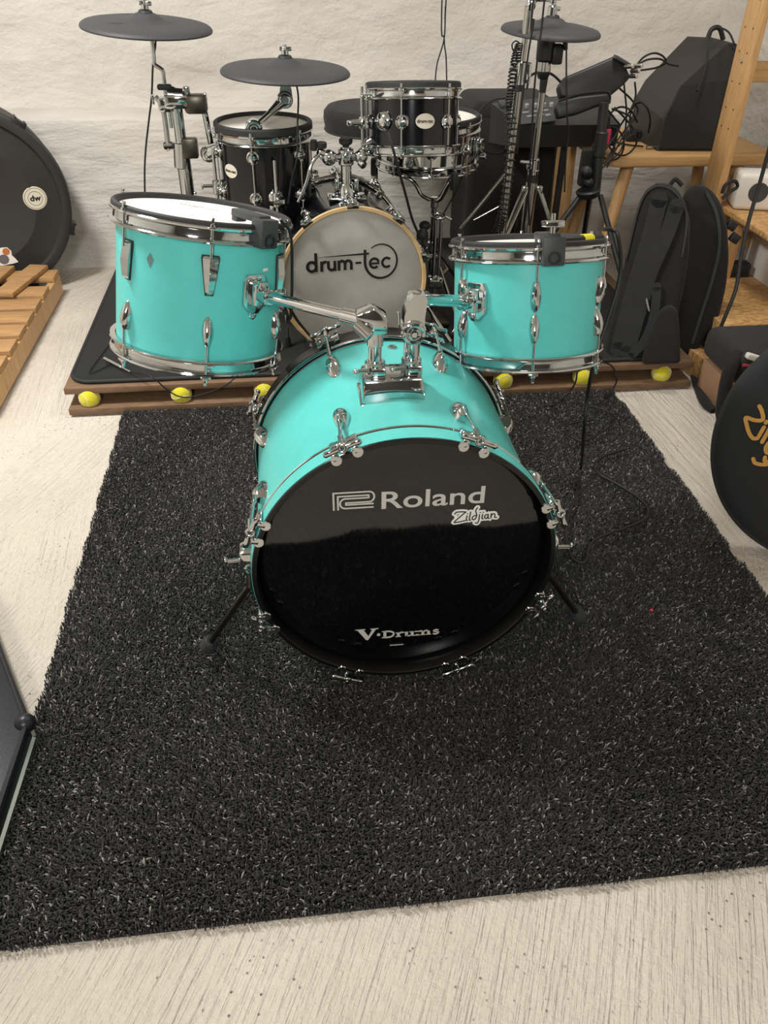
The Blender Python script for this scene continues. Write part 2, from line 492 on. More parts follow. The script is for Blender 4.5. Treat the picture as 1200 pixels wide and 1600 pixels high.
# thick lower course of the back wall, its uneven top edge is the ledge
lw = MB(); nx = 90; xs = [WX0 + (WX1 - WX0) * i / nx for i in range(nx + 1)]
rr = random.Random(3); jit = [rr.uniform(-.004, .004) for _ in xs]
secs = []
for x, j in zip(xs, jit):
    zz = LEDGE + j; yy = WY1 + j * .6
    secs.append([V((x, WY1 - .025, 0)), V((x, yy - .006, .03)), V((x, yy, .09)), V((x, yy, zz - .02)), V((x, yy + .005, zz - .006)), V((x, yy + .02, zz + .002)), V((x, WY1 + .165, zz + .016)), V((x, WY1 + .165, 0))])
lw.loft(secs)
struct('wall_back_lower', lw, M['wall_low'])
struct('wall_right', MB().box((WX1 + .05, (WY0 + WY1 + .2) / 2, CEIL / 2), (0.1, WY1 - WY0 + .3, CEIL)), M['wall'])
struct('wall_left', MB().box((WX0 - .05, (WY0 + WY1 + .2) / 2, CEIL / 2), (0.1, WY1 - WY0 + .3, CEIL)), M['wall'])
struct('wall_front', MB().box(((WX0 + WX1) / 2, WY0 - .05, CEIL / 2), (WX1 - WX0 + .2, 0.1, CEIL)), M['wall_dark'])

# ================================================================== rug
RX0, RX1, RY0, RY1 = -0.538, 1.066, 0.640, 2.33
rug = thing('rug', 'dark charcoal shaggy rug under the turquoise bass drum', 'rug', ((RX0 + RX1) / 2, RY0, 0))
MB().box(((RX0 + RX1) / 2, (RY0 + RY1 + .5) / 2, .003), (RX1 - RX0 - .01, RY1 + .5 - RY0 - .01, .005)).build('backing', M['rug_back'], rug)
def make_pile():
    sp = 0.0037
    gx, gy = np.meshgrid(np.arange(RX0, RX1, sp), np.arange(RY0, RY1, sp))
    x = gx.ravel() + rng.uniform(-.5, .5, gx.size) * sp; y = gy.ravel() + rng.uniform(-.5, .5, gx.size) * sp
    e = 0.006 * np.sin(y * 23) * np.sin(y * 7.1 + 1) + 0.004 * np.sin(y * 61)
    keep = (x > RX0 + e * .6) & (x < RX1 + e * 1.6) & (y > RY0 + 0.004 * np.sin(x * 31) * np.sin(x * 9))
    x, y = x[keep], y[keep]; n = x.size
    # tufts lean in slowly changing directions, as walked-on pile does
    th = 1.6 * np.sin(x * 5.1 + 1.3 * np.sin(y * 4)) + 1.7 * np.cos(y * 4.3 + 1.1 * np.sin(x * 6)) + rng.normal(0, 1.5, n)
    lean = np.clip(rng.normal(.75, .3, n), .1, 1.25)
    edge = np.minimum(np.minimum(x - RX0, RX1 - x), y - RY0)
    lean = lean * np.clip(edge / .02, .25, 1)
    L = rng.uniform(.008, .0135, n); w = rng.uniform(.0008, .0017, n)
    d = np.stack([np.cos(th) * np.sin(lean), np.sin(th) * np.sin(lean), np.cos(lean)], 1)
    base = np.stack([x, y, np.full(n, .006)], 1)
    mid = base + d * (L * .5)[:, None] + np.array([0, 0, .003])
    d2 = d.copy(); d2[:, 2] *= .35
    tip = mid + d2 * (L * .55)[:, None]
    tip[:, 2] = np.maximum(tip[:, 2], .006)
    s = np.stack([-np.sin(th), np.cos(th), np.zeros(n)], 1) * w[:, None]
    up = np.cross(d, s / w[:, None]) * w[:, None] * .8
    vs = np.stack([base + s, base - s, base + up, mid + s * 1.1, mid - s * 1.1, mid + up * 1.1, tip + s * .6, tip - s * .6, tip + up * .6], 1).reshape(-1, 3)
    q = np.array([[0, 1, 4, 3], [1, 2, 5, 4], [2, 0, 3, 5], [3, 4, 7, 6], [4, 5, 8, 7], [5, 3, 6, 8]])
    t = np.array([[6, 7, 8]])
    off = (np.arange(n) * 9)[:, None, None]
    qf = (q[None] + off).reshape(-1, 4); tf = (t[None] + off).reshape(-1, 3)
    me = bpy.data.meshes.new('pile')
    me.vertices.add(len(vs)); me.vertices.foreach_set('co', (vs - np.array([(RX0 + RX1) / 2, RY0, 0])).astype(np.float32).ravel())
    nl = qf.size + tf.size
    me.loops.add(nl); me.loops.foreach_set('vertex_index', np.concatenate([qf.ravel(), tf.ravel()]).astype(np.int32))
    npoly = len(qf) + len(tf)
    me.polygons.add(npoly)
    ls = np.concatenate([np.arange(len(qf)) * 4, qf.size + np.arange(len(tf)) * 3]).astype(np.int32)
    me.polygons.foreach_set('loop_start', ls)
    me.update(calc_edges=True)
    shade = np.clip(rng.beta(1.5, 2.1, n) + (rng.random(n) < .10) * rng.uniform(.2, .65, n), 0, 1)
    a = me.attributes.new('shade', 'FLOAT', 'POINT')
    a.data.foreach_set('value', np.repeat(shade, 9).astype(np.float32))
    me.polygons.foreach_set('use_smooth', np.ones(npoly, bool))
    me.materials.append(M['pile'])
    o = bpy.data.objects.new('pile', me); C.objects.link(o); o.parent = rug; o['kind'] = 'stuff'
make_pile()

# ================================================================== drum hardware
def lug_bullet(L, w, h):
    """teardrop lug: from z=0 (rod end) to z=-L, standing on x=0"""
    mb = MB(); prof = [(0, .52), (.04, .62), (.25, .86), (.45, 1), (.65, .97), (.85, .72), (.95, .42), (1, .12)]
    hp = [(0, .7), (.04, .8), (.25, 1), (.45, .98), (.65, .8), (.85, .5), (.95, .28), (1, .08)]
    secs = []
    for (t, a), (_, b) in zip(prof, hp):
        secs.append([V((h * b * math.sin(PI * k / 8) ** .8, -w / 2 * a * math.cos(PI * k / 8), -t * L)) for k in range(9)])
    mb.loft(secs); return mb

def lug_facet(L, w, h):
    """faceted wedge lug with a sloping crease"""
    mb = MB(); P = lambda t, a, b: [V((0, -w / 2 * a, -t * L)), V((h * b * .45, -w / 2 * a, -t * L)), V((h * b, -w * .08, -t * L)), V((h * b * .55, w / 2 * a, -t * L)), V((0, w / 2 * a, -t * L))]
    mb.loft([P(0, .9, .35), P(.06, 1.05, .7), P(.5, .84, 1), P(.93, .52, .8), P(1, .46, .4)])
    return mb

def rod_mb(rx, z0, z1, r=.0028, head=True, flip=1):
    mb = MB().cyl((rx, 0, z0), (rx, 0, z1), r, seg=12)
    if head:
        mb.cyl((rx, 0, z1), (rx, 0, z1 + .004 * flip), r * 2.1, seg=12)
        mb.box((rx, 0, z1 + .009 * flip), (r * 2.0, r * 2.0, .012), .0005)
    return mb

def hoop_prof(r, up=1):
    """flanged steel hoop seen in section; z from the shell edge outwards"""
    p = [(r + .002, -.006), (r + .0125, -.006), (r + .0145, -.004), (r + .0125, -.001), (r + .0065, .002), (r + .0055, .008), (r + .0055, .015),
         (r + .0085, .018), (r + .0125, .019), (r + .0135, .022), (r + .0115, .024), (r + .002, .024), (r + .002, .010)]
    return [(a, b * up) for a, b in p] if up > 0 else [(a, b * up) for a, b in p][::-1]

def rim_prof(r, z0, h, t):
    p = []
    for i in range(9):
        a = PI * i / 8
        p.append((r - t / 2 * math.cos(a), z0 + h - t / 2 + t / 2 * math.sin(a)))
    return [(r - t / 2, z0)] + p + [(r + t / 2, z0)]

def shell_mb(r, z0, z1, th=.007, seg=96):
    return MB().lathe([(r, z0), (r, z1), (r - th, z1), (r - th, z0)], None, seg, True)

# ================================================================== turquoise bass drum
FB = frame((.184, 1.10, .309), (0, -1, 0), (1, 0, 0))
bass = thing('bass_drum', 'large turquoise bass drum with glossy black front head standing on the rug', 'bass drum', FB)
RB_ = .2695
def inb(mb): mb.v = [FB @ v for v in mb.v]; return mb
inb(shell_mb(RB_, -.402, -.046, .008, 128)).build('shell', M['turquoise'], bass)
for nm, z0, z1, s in (('front_hoop', 0, -.040, 1), ('rear_hoop', -.450, -.408, -1)):
    zf, zb = z0, z1
    h = MB().lathe([(.2695, zb), (.279, zb), (.279, zf - .002 * s), (.2775, zf), (.2705, zf), (.2690, zf - .002 * s)][:: (1 if s > 0 else -1)], None, 128, True)
    ho = inb(h).build(nm, M['black_hoop'], bass)
    if s > 0:
        inb(MB().lathe([(.2788, -.0365), (.2800, -.0365), (.2802, -.020), (.2800, -.0045), (.2788, -.0045)], None, 128, True)).build('hoop_inlay', M['turquoise'], ho, 'turquoise inlay band around the black hoop')
    zr = -.0435 if s > 0 else -.4045
    inb(MB().torus((0, 0, zr), (0, 0, 1), RB_ + .0078, .0032, 128, 8)).build('counter_ring', M['chrome'], bass)
head = inb(MB().lathe([(.2692, -.036), (.264, -.0305), (.256, -.0285), (.12, -.0282), (1e-5, -.028)], None, 128)).build('front_head', M['black_gloss'], bass)
inb(MB().lathe([(.263, -.438), (1e-5, -.436)], None, 96)).build('rear_head', M['mesh_head'], bass)
# print on the head -------------------------------------------------
def onhead(x, y, z=-.0276, a=0.0):
    k = 1.0155; return FB @ tr((x + .184) * k - .184, y - .0135 - max(0, (.4 - y - .309)) * .016, z) @ rot_z(a)
ln = .0032
mk = MB(); TA = R(0.1)
MK = onhead(.054 - .184, .4475 - .309, a=TA)
sx = .0715 / 275; sy = .0365 / 128
def mkp(L): return [((x - 617) * sx, (785 - y) * sy) for x, y in L]
arcR = [(862 + 34 * math.sin(a), 695 - 38 * math.cos(a)) for a in [PI * i / 10 for i in range(11)]]
mk.stroke(mkp([(623, 785), (623, 657)] + arcR + [(706, 733), (706, 748), (892, 748)]), ln, .0004, MK, caps=False)
arcL = [(700 - 34 * math.sin(a), 738 - 36 * math.cos(a)) for a in [PI * i / 10 for i in range(11)]]
mk.stroke(mkp([(652, 785), (652, 683), (858, 683), (858, 702)] + arcL + [(892, 774)]), ln, .0004, MK, caps=False)
mk.build('logo_mark', M['silver'], head)
text_mb('Roland', onhead(.1335 - .184, .4455 - .309, a=TA), .0520, .0004, 1.31, .0006).build('maker_lettering', M['silver'], head)
ZM = onhead(.268 - .184, .4035 - .309, a=R(2.5)); zs = .079 / 9.2
st = script_mb(ZM, zs, .0100, .0003)
for i, p in enumerate(([(.6, 1.6), (8.6, 1.2)], [(2, 1.0), (7, 1.0)])): st.stroke([(a * zs, b * zs) for a, b in p], .010, .0003, ZM, -.0001 - 4e-5 * i)
st.build('sticker', M['white_print'], head, 'white sticker with black script lettering')
script_mb(ZM, zs, .0022, .0003, .0009).build('sticker_lettering', M['ink'], head)
VM = onhead(.090 - .184, .1300 - .309, a=TA)
def serif_word():
    mb = MB(); h = .0004
    def st_(pts, w, n=0): mb.stroke(pts, w, h, VM, n=n, caps=False)
    # V
    mb.prism([(0, .0285), (.020, .0285), (.020, .0265), (.0165, .026), (.0262, .0085), (.0335, .026), (.030, .0265), (.030, .0285), (.046, .0285), (.046, .0268), (.041, .026), (.0255, -.002), (.0215, -.002), (.0045, .026), (0, .0268)], 0, h, VM)
    mb.cyl_m((.0465, .0105, 0), h, .0036, VM)
    x = .055; t = .0058; xh = .0125
    def serif(x0, y, w): mb.box((x0, y, h / 2), (w, .0020, h), m=VM)
    # D
    st_([(x + .004, 0), (x + .004, .0185)], t); serif(x + .004, .001, .012); serif(x + .004, .0178, .012)
    st_([(x + .003, .0175), (x + .014, .0172), (x + .0205, .0135), (x + .0215, .009), (x + .019, .004), (x + .012, .0012), (x + .003, .001)], .0038, 4); x += .028
    # r
    st_([(x + .003, 0), (x + .003, xh)], t); serif(x + .003, .001, .011); serif(x + .001, xh - .001, .007); st_([(x + .005, .009), (x + .009, .0122), (x + .013, .0112)], .0034, 3); x += .0165
    # u
    for dx in (.003, .0145): st_([(x + dx, .001), (x + dx, xh)], t); serif(x + dx - .002, xh - .001, .008)
    st_([(x + .003, .003), (x + .0075, .0008), (x + .013, .003)], .0030, 3); serif(x + .0165, .001, .006); x += .0215
    # m
    for dx in (.003, .0145, .026): st_([(x + dx, 0), (x + dx, .010)], t); serif(x + dx, .001, .0105)
    serif(x + .001, xh - .001, .007); st_([(x + .003, xh - .002), (x + .003, 0.004)], t)
    for dx in (.003, .0145): st_([(x + dx + .001, .009), (x + dx + .0065, .0122), (x + dx + .0115, .0095)], .0032, 3)
    x += .034
    # s
    st_([(x + .012, .0105), (x + .007, .0122), (x + .0025, .0098), (x + .0065, .0068), (x + .012, .0045), (x + .0075, .0006), (x + .001, .002)], .0036, 4)
    return mb
serif_word().build('model_lettering', M['silver'], head)
MB(onhead(-.012, .1085 - .309)).box((0, 0, .0004), (.028, .0022, .0008), .0003).build('small_plate', M['silver'], head)
# claws, rods and lugs ----------------------------------------------
def claw_mb():
    mb = MB(); r = .279
    for sgn in (-1, 1):
        mb.box((r + .0055, sgn * .019, -.020), (.006, .011, .034), .002)
        mb.box((r + .001, sgn * .019, .0008), (.014, .011, .006), .0022)
        mb.cyl((r - .005, sgn * .019, -.001), (r - .005, sgn * .019, .0036), .0098, seg=20, bev=.0012)
    mb.box((r + .007, 0, -.026), (.007, .046, .014), .003)
    mb.box((r + .010, 0, -.017), (.009, .016, .020), .003)
    return mb
def tkey_mb():
    mb = MB(); r = .279 + .016
    mb.torus((r, 0, .006), (0.35, 0, 1), .0062, .0034, 24, 10)
    for sgn in (-1, 1):
        mb.loft([[V((r - .3 * abs(t) * .03, sgn * t, .006)) + V((math.cos(a) * w, 0, math.sin(a) * w * .55)) for a in [2 * PI * k / 10 for k in range(10)]] for t, w in ((.006, .0055), (.012, .0048), (.022, .0050), (.030, .0062), (.0335, .0030))])
    mb.cyl((r, 0, -.030), (r, 0, .002), .0052, .0046, 14)
    return mb
def brod_mb(): return MB().cyl((.295, 0, -.028), (.289, 0, -.098), .0031, seg=12).cyl((.2895, 0, -.088), (.288, 0, -.106), .0046, seg=12)
mx_lug = tr(RB_ - .0015, 0, -.098)
lug_b = lug_bullet(.062, .031, .025); lug_b.v = [mx_lug @ v for v in lug_b.v]
me_claw = claw_mb().mesh('claw_hook', M['chrome']); me_tk = tkey_mb().mesh('tuning_key', M['chrome'])
me_rod = brod_mb().mesh('tension_rod', M['chrome']); me_lug = lug_b.mesh('lug', M['chrome'])
flip = tr(0, 0, -.450) @ rot_x(PI)
for i in range(8):
    a = R(22.5 + 45 * i)
    for base in (rot_z(a), rot_z(a) @ flip):
        cl = child('claw_hook', me_claw, bass, base); child('tuning_key', me_tk, cl, Matrix()); child('tension_rod', me_rod, cl, Matrix())
        child('lug', me_lug, bass, base)
# vent grommet on top of the shell
MB().lathe([(.003, .001), (.0065, .003), (.0095, .001), (.0095, -.002)], tr(.200, 1.47, .309 + RB_), 24).build('air_vent', M['chrome'], bass)
# tom mount ---------------------------------------------------------
BX, BY = .176, 1.295
mt = MB()
def taper_box(c, s0, s1, z0, z1, bev=.004):
    mb = MB(); bm = bmesh.new(); q = []
    for z, s in ((z0, s0), (z1, s1)):
        q += [bm.verts.new((c[0] + a * s[0] / 2, c[1] + b * s[1] / 2, z)) for a, b in ((-1, -1), (1, -1), (1, 1), (-1, 1))]
    for f in ((3, 2, 1, 0), (4, 5, 6, 7), (0, 1, 5, 4), (1, 2, 6, 5), (2, 3, 7, 6), (3, 0, 4, 7)): bm.faces.new([q[i] for i in f])
    bmesh.ops.bevel(bm, geom=list(bm.edges), offset=bev, segments=2, affect='EDGES', profile=.5)
    return mb._bm(bm)
mnt = taper_box((BX, BY), (.116, .085), (.104, .070), .566, .612, .004).build('tom_mount', M['chrome'], bass)
taper_box((BX, BY), (.124, .094), (.120, .090), .560, .572, .003).build('mount_plate', M['chrome'], mnt)
PL = V((BX - .030, BY, .61)); PR = V((BX + .036, BY + .005, .61))
for nm, p, ztop in (('mount_post', PL, .700), ('mount_post', PR, .676)):
    po = MB().cyl(p - V((0, 0, .01)), (p.x, p.y, ztop), .0118, seg=24)
    po.cyl((p.x, p.y, ztop - .035), (p.x, p.y, ztop), .0145, seg=24, bev=.001).build(nm, M['chrome'], mnt)
    cl = MB().cyl((p.x, p.y, .606), (p.x, p.y, .636), .0185, seg=24, bev=.003)
    cl.box((p.x + .004, p.y - .019, .620), (.026, .012, .018), .003).cyl((p.x - .012, p.y - .016, .624), (p.x - .034, p.y - .018, .624), .0042, seg=10).ball((p.x - .036, p.y - .018, .624), .0055)
    cl.build('post_clamp', M['chrome'], mnt)

# ================================================================== turquoise toms
def tom(name, label, c, n, phase, r, hs, ht, lug_top, arm_deg):
    F = frame(c, (*n, 1), (1, 0, 0))
    t = thing(name, label, 'tom drum', F)
    def put(mb): mb.v = [F @ v for v in mb.v]; return mb
    z0 = .018
    put(shell_mb(r, z0 + .002, hs - .002, .006, 112)).build('shell', M['turquoise'], t)
    put(MB().lathe(hoop_prof(r, 1), tr(0, 0, hs), 112, True)).build('top_hoop', M['chrome'], t)
    put(MB().lathe(hoop_prof(r, -1), tr(0, 0, z0 + .006), 112, True)).build('bottom_hoop', M['chrome'], t)
    put(MB().lathe(rim_prof(r + .004, hs + .018, ht - hs - .018, .011), None, 112, True)).build('rubber_rim', M['rubber'], t)
    hd = put(MB().lathe([(r - .001, hs + .018), (r - .003, hs + .0215), (1e-5, hs + .0215)], None, 96)).build('drum_head', M['mesh_head'], t)
    put(MB().lathe([(r - .003, z0), (1e-5, z0 - .002)], None, 96)).build('bottom_head', M['mesh_head'], t)
    k1 = lug_top(.070, .028, .017); k1.v = [tr(r - .001, 0, hs - .030) @ v for v in k1.v]
    k2 = lug_bullet(.056, .021, .018); k2.v = [tr(r - .001, 0, hs - .040) @ v for v in k2.v]
    if lug_top is lug_bullet: k1 = lug_bullet(.060, .022, .018); k1.v = [tr(r - .001, 0, hs - .038) @ v for v in k1.v]
    m1 = k1.mesh('lug', M['chrome'], 25); m2 = k2.mesh('lug', M['chrome'])
    rd = rod_mb(r + .0095, hs - .040, hs + .024); rd.box((r + .010, 0, hs + .0215), (.014, .020, .005), .0015)
    mr = rd.mesh('tension_rod', M['chrome'])
    mg = MB(tr(r, 0, hs - .030) @ rot_y(PI / 2)).prism([(-.002, -.016), (.004, -.0172), (.066, -.0085), (.0725, -.0080), (.0725, .0080), (.066, .0085), (.004, .0172), (-.002, .016)], -.001, .0025).mesh('gasket', M['rubber'])
    z_mid = (hs + z0) / 2 + .001
    fl = tr(0, 0, 2 * z_mid) @ rot_x(PI)
    for i in range(6):
        a = R(phase + 60 * i)
        lo = child('lug', m1, t, rot_z(a)); child('tension_rod', mr, lo, Matrix())
        if lug_top is lug_facet: child('gasket', mg, lo, Matrix())
        lo = child('lug', m2, t, rot_z(a) @ fl); child('tension_rod', mr, lo, Matrix())
    # mount bracket
    a = R(arm_deg); z = z0 + (hs - z0) * .60
    B = F @ rot_z(a) @ tr(r, 0, z) @ rot_y(PI / 2)        # local z points out of the shell, local x points down
    plate = MB(B).prism([(-.036, -.021), (-.022, -.027), (.022, -.027), (.040, -.010), (.040, .010), (.022, .027), (-.022, .027), (-.036, .021)], -.002, .007, bev=.0025)
    br = plate.build('mount_bracket', M['chrome'], t)
    k = MB(B).box((-.002, 0, .016), (.046, .034, .022), .005).cyl((-.002, 0, .02), (-.002, 0, .050), .0155, seg=24, bev=.002)
    k.box((-.004, .020, .034), (.018, .018, .014), .003).cyl((-.004, .030, .034), (-.004, .046, .034), .0035, seg=10).box((-.004, .048, .034), (.022, .004, .010), .0015)
    k.box((-.022, -.004, .030), (.014, .022, .012), .003)
    k.build('bracket_clamp', M['chrome'], br)
    return t, F, B, hd, put
tomL, FL, BL, hdL, putL = tom('tom_drum', 'wider turquoise tom on the left arm with wedge-shaped upper lugs and grey diamond badge', (-.2008, 1.6234, .5185), (.155, .151), -80, .1651, .2585, .291, lug_facet, -48)
tomR, FR, BR, hdR, putR = tom('tom_drum', 'smaller turquoise tom on the right arm with plain teardrop lugs', (.5008, 1.5511, .504), (-.005, .258), -100, .1524, .2145, .2485, lug_bullet, -146)
# details on the left tom
def curved_patch(r, poly, n=(10, 10), off=.0006):
    """outline (angle deg, z) laid on a cylinder"""
    mb = MB(); k = len(poly)
    c = (sum(a for a, _ in poly) / k, sum(z for _, z in poly) / k)
    vs = [(c[0], c[1])] + poly
    P = lambda a, z, o: V(((r + o) * math.cos(R(a)), (r + o) * math.sin(R(a)), z))
    mb.add([P(a, z, off) for a, z in vs] + [P(a, z, -.001) for a, z in poly], [(0, i + 1, (i + 1) % k + 1) for i in range(k)] + [(i + 1, k + 1 + i, k + 1 + (i + 1) % k, (i + 1) % k + 1) for i in range(k)])
    return mb
putL(curved_patch(.1651, [(-122.5, .206), (-119.5, .218), (-116.8, .206), (-117.5, .202), (-119.5, .190), (-121.5, .200)])).build('maker_badge', M['mark_grey'], tomL, 'small grey diamond badge')
aV = R(-48)
G = FL @ rot_z(aV) @ tr(.1651, 0, .120) @ rot_y(PI / 2)
MB(G).lathe([(.0035, -.002), (.0035, .002), (.006, .0035), (.0095, .002), (.0095, -.001)], None, 24).build('air_vent', M['chrome'], tomL)
MB(FL @ rot_z(R(-38)) @ tr(.1655, 0, .205) @ rot_y(PI / 2)).box((0, 0, 0), (.006, .014, .002), .0008).build('small_decal', M['white_print'], tomL)
text_mb('ROLAND', FL @ tr(-.055, .085, .2802) @ rot_z(R(-8)), .010, .0002, 1.3).build('head_lettering', M['ink'], hdL)
text_mb('MESH HEAD', FL @ tr(-.035, .068, .2802) @ rot_z(R(-8)), .009, .0002, 1.3).build('head_lettering', M['ink'], hdL)


# arms: they belong to the mount on the bass drum
eL = V((PL.x, PL.y, .706)); endL = BL @ V((-.002, 0, .030))
el = MB().prism([(-.020, -.016), (.020, -.016), (.020, .016), (-.006, .032), (-.036, .020)], 0, .034, frame((PL.x, PL.y - .017, .706), (0, -1, 0), (1, 0, 0)) @ tr(0, 0, -.034), bev=.005)
dirL = (endL - eL).normalized()
arm = MB().cyl(eL + dirL * .014, endL, .0108, seg=24).cyl(eL + dirL * .010, eL + dirL * .075, .0150, .0140, 24, .002)
a1 = el.build('tom_arm', M['chrome'], mnt)
arm.build('arm_rod', M['chrome'], mnt)
MB().torus(eL + V((-.020, -.016, -.004)), (-.3, -1, 0), .010, .004, 24, 8).cyl(eL + V((-.035, -.012, .006)), eL + V((-.012, -.030, -.012)), .011, seg=18, bev=.002).build('arm_joint', M['chrome'], mnt)
eR = V((PR.x, PR.y, .690)); kR = eR + V((.006, .006, .052)); endR = BR @ V((-.002, 0, .030))
j = MB().cyl(eR + V((0, .018, 0)), eR + V((0, -.020, 0)), .0225, seg=32, bev=.003)
j.torus(eR + V((0, -.021, 0)), (0, 1, 0), .0165, .0035, 32, 8).torus(eR + V((0, -.021, 0)), (0, 1, 0), .0085, .0030, 24, 8).cyl(eR + V((0, -.018, 0)), eR + V((0, -.026, 0)), .005, seg=12)
j.cyl(eR + V((-.024, .0, .010)), eR + V((-.026, 0, .032)), .003, seg=10)
j.build('arm_joint', M['chrome'], mnt)
ch = MB().loft([[eR + V((a * w, b * .016, dz)) + (kR - eR) * 0 + V((dx, 0, 0)) for a, b in ((-1, -1), (1, -1), (1, 1), (-1, 1))] for dz, w, dx in ((-.012, .018, 0), (.03, .018, .001), (.058, .016, .006), (.066, .010, .008))])
ch.build('tom_arm', M['chrome'], mnt)
dirR = (endR - kR).normalized()
MB().cyl(kR - dirR * .012, kR + dirR * .030, .0165, seg=24, bev=.002).cyl(kR, endR, .0112, seg=24).build('arm_rod', M['chrome'], mnt)

# spurs of the bass drum
for s, px in ((-1, None), (1, None)):
    cx = .184; a = R(180 - 1) if s < 0 else R(-3)
    b0 = FB @ V((.271 * math.cos(a), .271 * math.sin(a), -.060))
    hb = MB().box(b0 + V((s * .014, 0, .002)), (.034, .040, .050), .008)
    hb.cyl(b0 + V((s * .028, -.012, .006)), b0 + V((s * .052, -.014, .006)), .005, seg=12).box(b0 + V((s * .055, -.014, .006)), (.005, .010, .018), .0015)
    hb.torus(b0 + V((s * .013, -.021, -.010)), (0, 1, 0), .008, .003, 20, 8)
    sp = hb.build('spur_bracket', M['chrome'], bass)
    p0 = b0 + V((s * .014, 0, .020)); p1 = b0 + V((s * .018, -.012, -.058)); p2 = V((-.207, 1.205, .052)) if s < 0 else V((.585, 1.215, .050))
    MB().tube([p0, p0 * .5 + p1 * .5, p1, p1 * .9 + p2 * .1, p2], .0062, 14, 3).build('spur_leg', M['dark_steel'], bass)
    d = (p2 - p1).normalized()
    ft = MB().cyl(p2 - d * .020, p2 + d * .010, .014, .016, 20, .003)
    for q in range(4): ft.torus(p2 - d * (.014 - q * .007), d, .0150, .0024, 24, 8)
    ft.build('rubber_foot', M['rubber'], bass)

# triggers clamped on the tom rims
def trigger(label, F, r, hs, ht, deg, knob):
    A = F @ rot_z(R(deg)) @ tr(r, 0, hs)
    t = thing('drum_trigger', label, 'drum trigger', A, 'drum triggers')
    MB(A).box((.012, 0, .018), (.032, .042, .052), .003).box((-.028, 0, .042), (.080, .030, .014), .003).box((-.060, 0, .036), (.016, .026, .020), .003).build('housing', M['grey_plastic'], t)
    MB(A).lathe([(.0125, 0), (.0125, .004), (.0085, .004), (.0075, -.004), (1e-5, -.004)], tr(.0275, 0, .006) @ rot_y(PI / 2), 28).build('jack_socket', M['plastic'], t)
    if knob:
        k = MB(A).cyl((.006, 0, .042), (.006, 0, .060), .005, seg=12).box((.006, 0, .066), (.036, .036, .012), .0025).cyl((.006, 0, .06), (.006, 0, .084), .0045, seg=14)
        k.build('thumb_screw', M['chrome'], t)
    return t
trigger('charcoal trigger block clamped on the rim of the wider turquoise tom', FL, .1651, .2585, .291, -46, False)
trigger('charcoal trigger block with chrome thumb screw on the rim of the smaller turquoise tom', FR, .1524, .2145, .2485, -91, True)

# ================================================================== riser: two boards with tennis balls between
RSX0, RSX1, RSY0, RSY1 = -.702, 1.335, 2.296, 3.66
tag(MB().box(((RSX0 + RSX1) / 2, (RSY0 + RSY1) / 2, .018), (RSX1 - RSX0, RSY1 - RSY0, .021), .0015).build('riser_board', M['ply']), 'lower brown board of the drum riser lying on the floor', 'board')
tag(MB().box(((RSX0 + RSX1) / 2, (RSY0 + RSY1) / 2 + .012, .0785), (RSX1 - RSX0 + .012, RSY1 - RSY0 - .02, .020), .0015).build('riser_board', M['ply']), 'upper brown board of the drum riser held up by yellow tennis balls', 'board')
BT = .0885
# tennis balls
br = .033
bl = MB().ball((0, 0, 0), br, seg=32).mesh('tennis_ball', M['felt'])
seam = []
for i in range(80):
    t = 2 * PI * i / 80; a, b = .75, .25
    p = V((a * math.cos(t) + b * math.cos(3 * t), a * math.sin(t) - b * math.sin(3 * t), 2 * math.sqrt(a * b) * math.sin(2 * t))).normalized()
    seam.append(p * br)
sm = MB().tube(seam, .0011, 6, closed=True).mesh('seam', M['seam'])
ball_labels = ['yellow tennis ball between the riser boards at the front corner near the wooden pallet',
    'yellow tennis ball under the riser below the middle of the wider turquoise tom',
    'yellow tennis ball under the riser just beside the left shell of the bass drum',
    'yellow tennis ball under the riser in the shade below the smaller turquoise tom',
    'yellow tennis ball under the riser where a black cable hangs over the edge',
    'yellow tennis ball under the riser below the black backpack']
for i, bx in enumerate((-.640, -.356, -.095, .690, .962, 1.238)):
    o = bpy.data.objects.new('tennis_ball', bl); C.objects.link(o)
    o.matrix_world = tr(bx, 2.332, .048) @ rot_z(1.3 * i) @ rot_x(.8 * i + .4); W[o] = o.matrix_world.copy()
    tag(o, ball_labels[i], 'tennis ball', 'tennis balls between the riser boards')
    child('seam', sm, o, Matrix())
# black mat on the riser
def rrect(x0, y0, x1, y1, r, n=6):
    out = []
    for cx, cy, a0 in ((x1 - r, y1 - r, 0), (x0 + r, y1 - r, PI / 2), (x0 + r, y0 + r, PI), (x1 - r, y0 + r, 1.5 * PI)):
        out += [(cx + r * math.cos(a0 + PI / 2 * i / n), cy + r * math.sin(a0 + PI / 2 * i / n)) for i in range(n + 1)]
    return out
mt_ = thing('riser_mat', 'black carpet mat with rounded corners covering the drum riser', 'mat', (.30, 2.98, BT))
MB().prism(rrect(RSX0 + .002, RSY0 + .045, RSX1 - .045, RSY1 - .01, .07), BT + .0005, BT + .010, bev=.003).build('carpet', M['mat_black'], mt_)
bd = [V((x, y, BT + .008)) for x, y in rrect(RSX0 + .006, RSY0 + .049, RSX1 - .049, RSY1 - .014, .066, 8)]
MB().tube(bd, .0055, 8, closed=True).build('bound_edge', M['rubber'], mt_)
MT = BT + .0115        # standing height on the mat

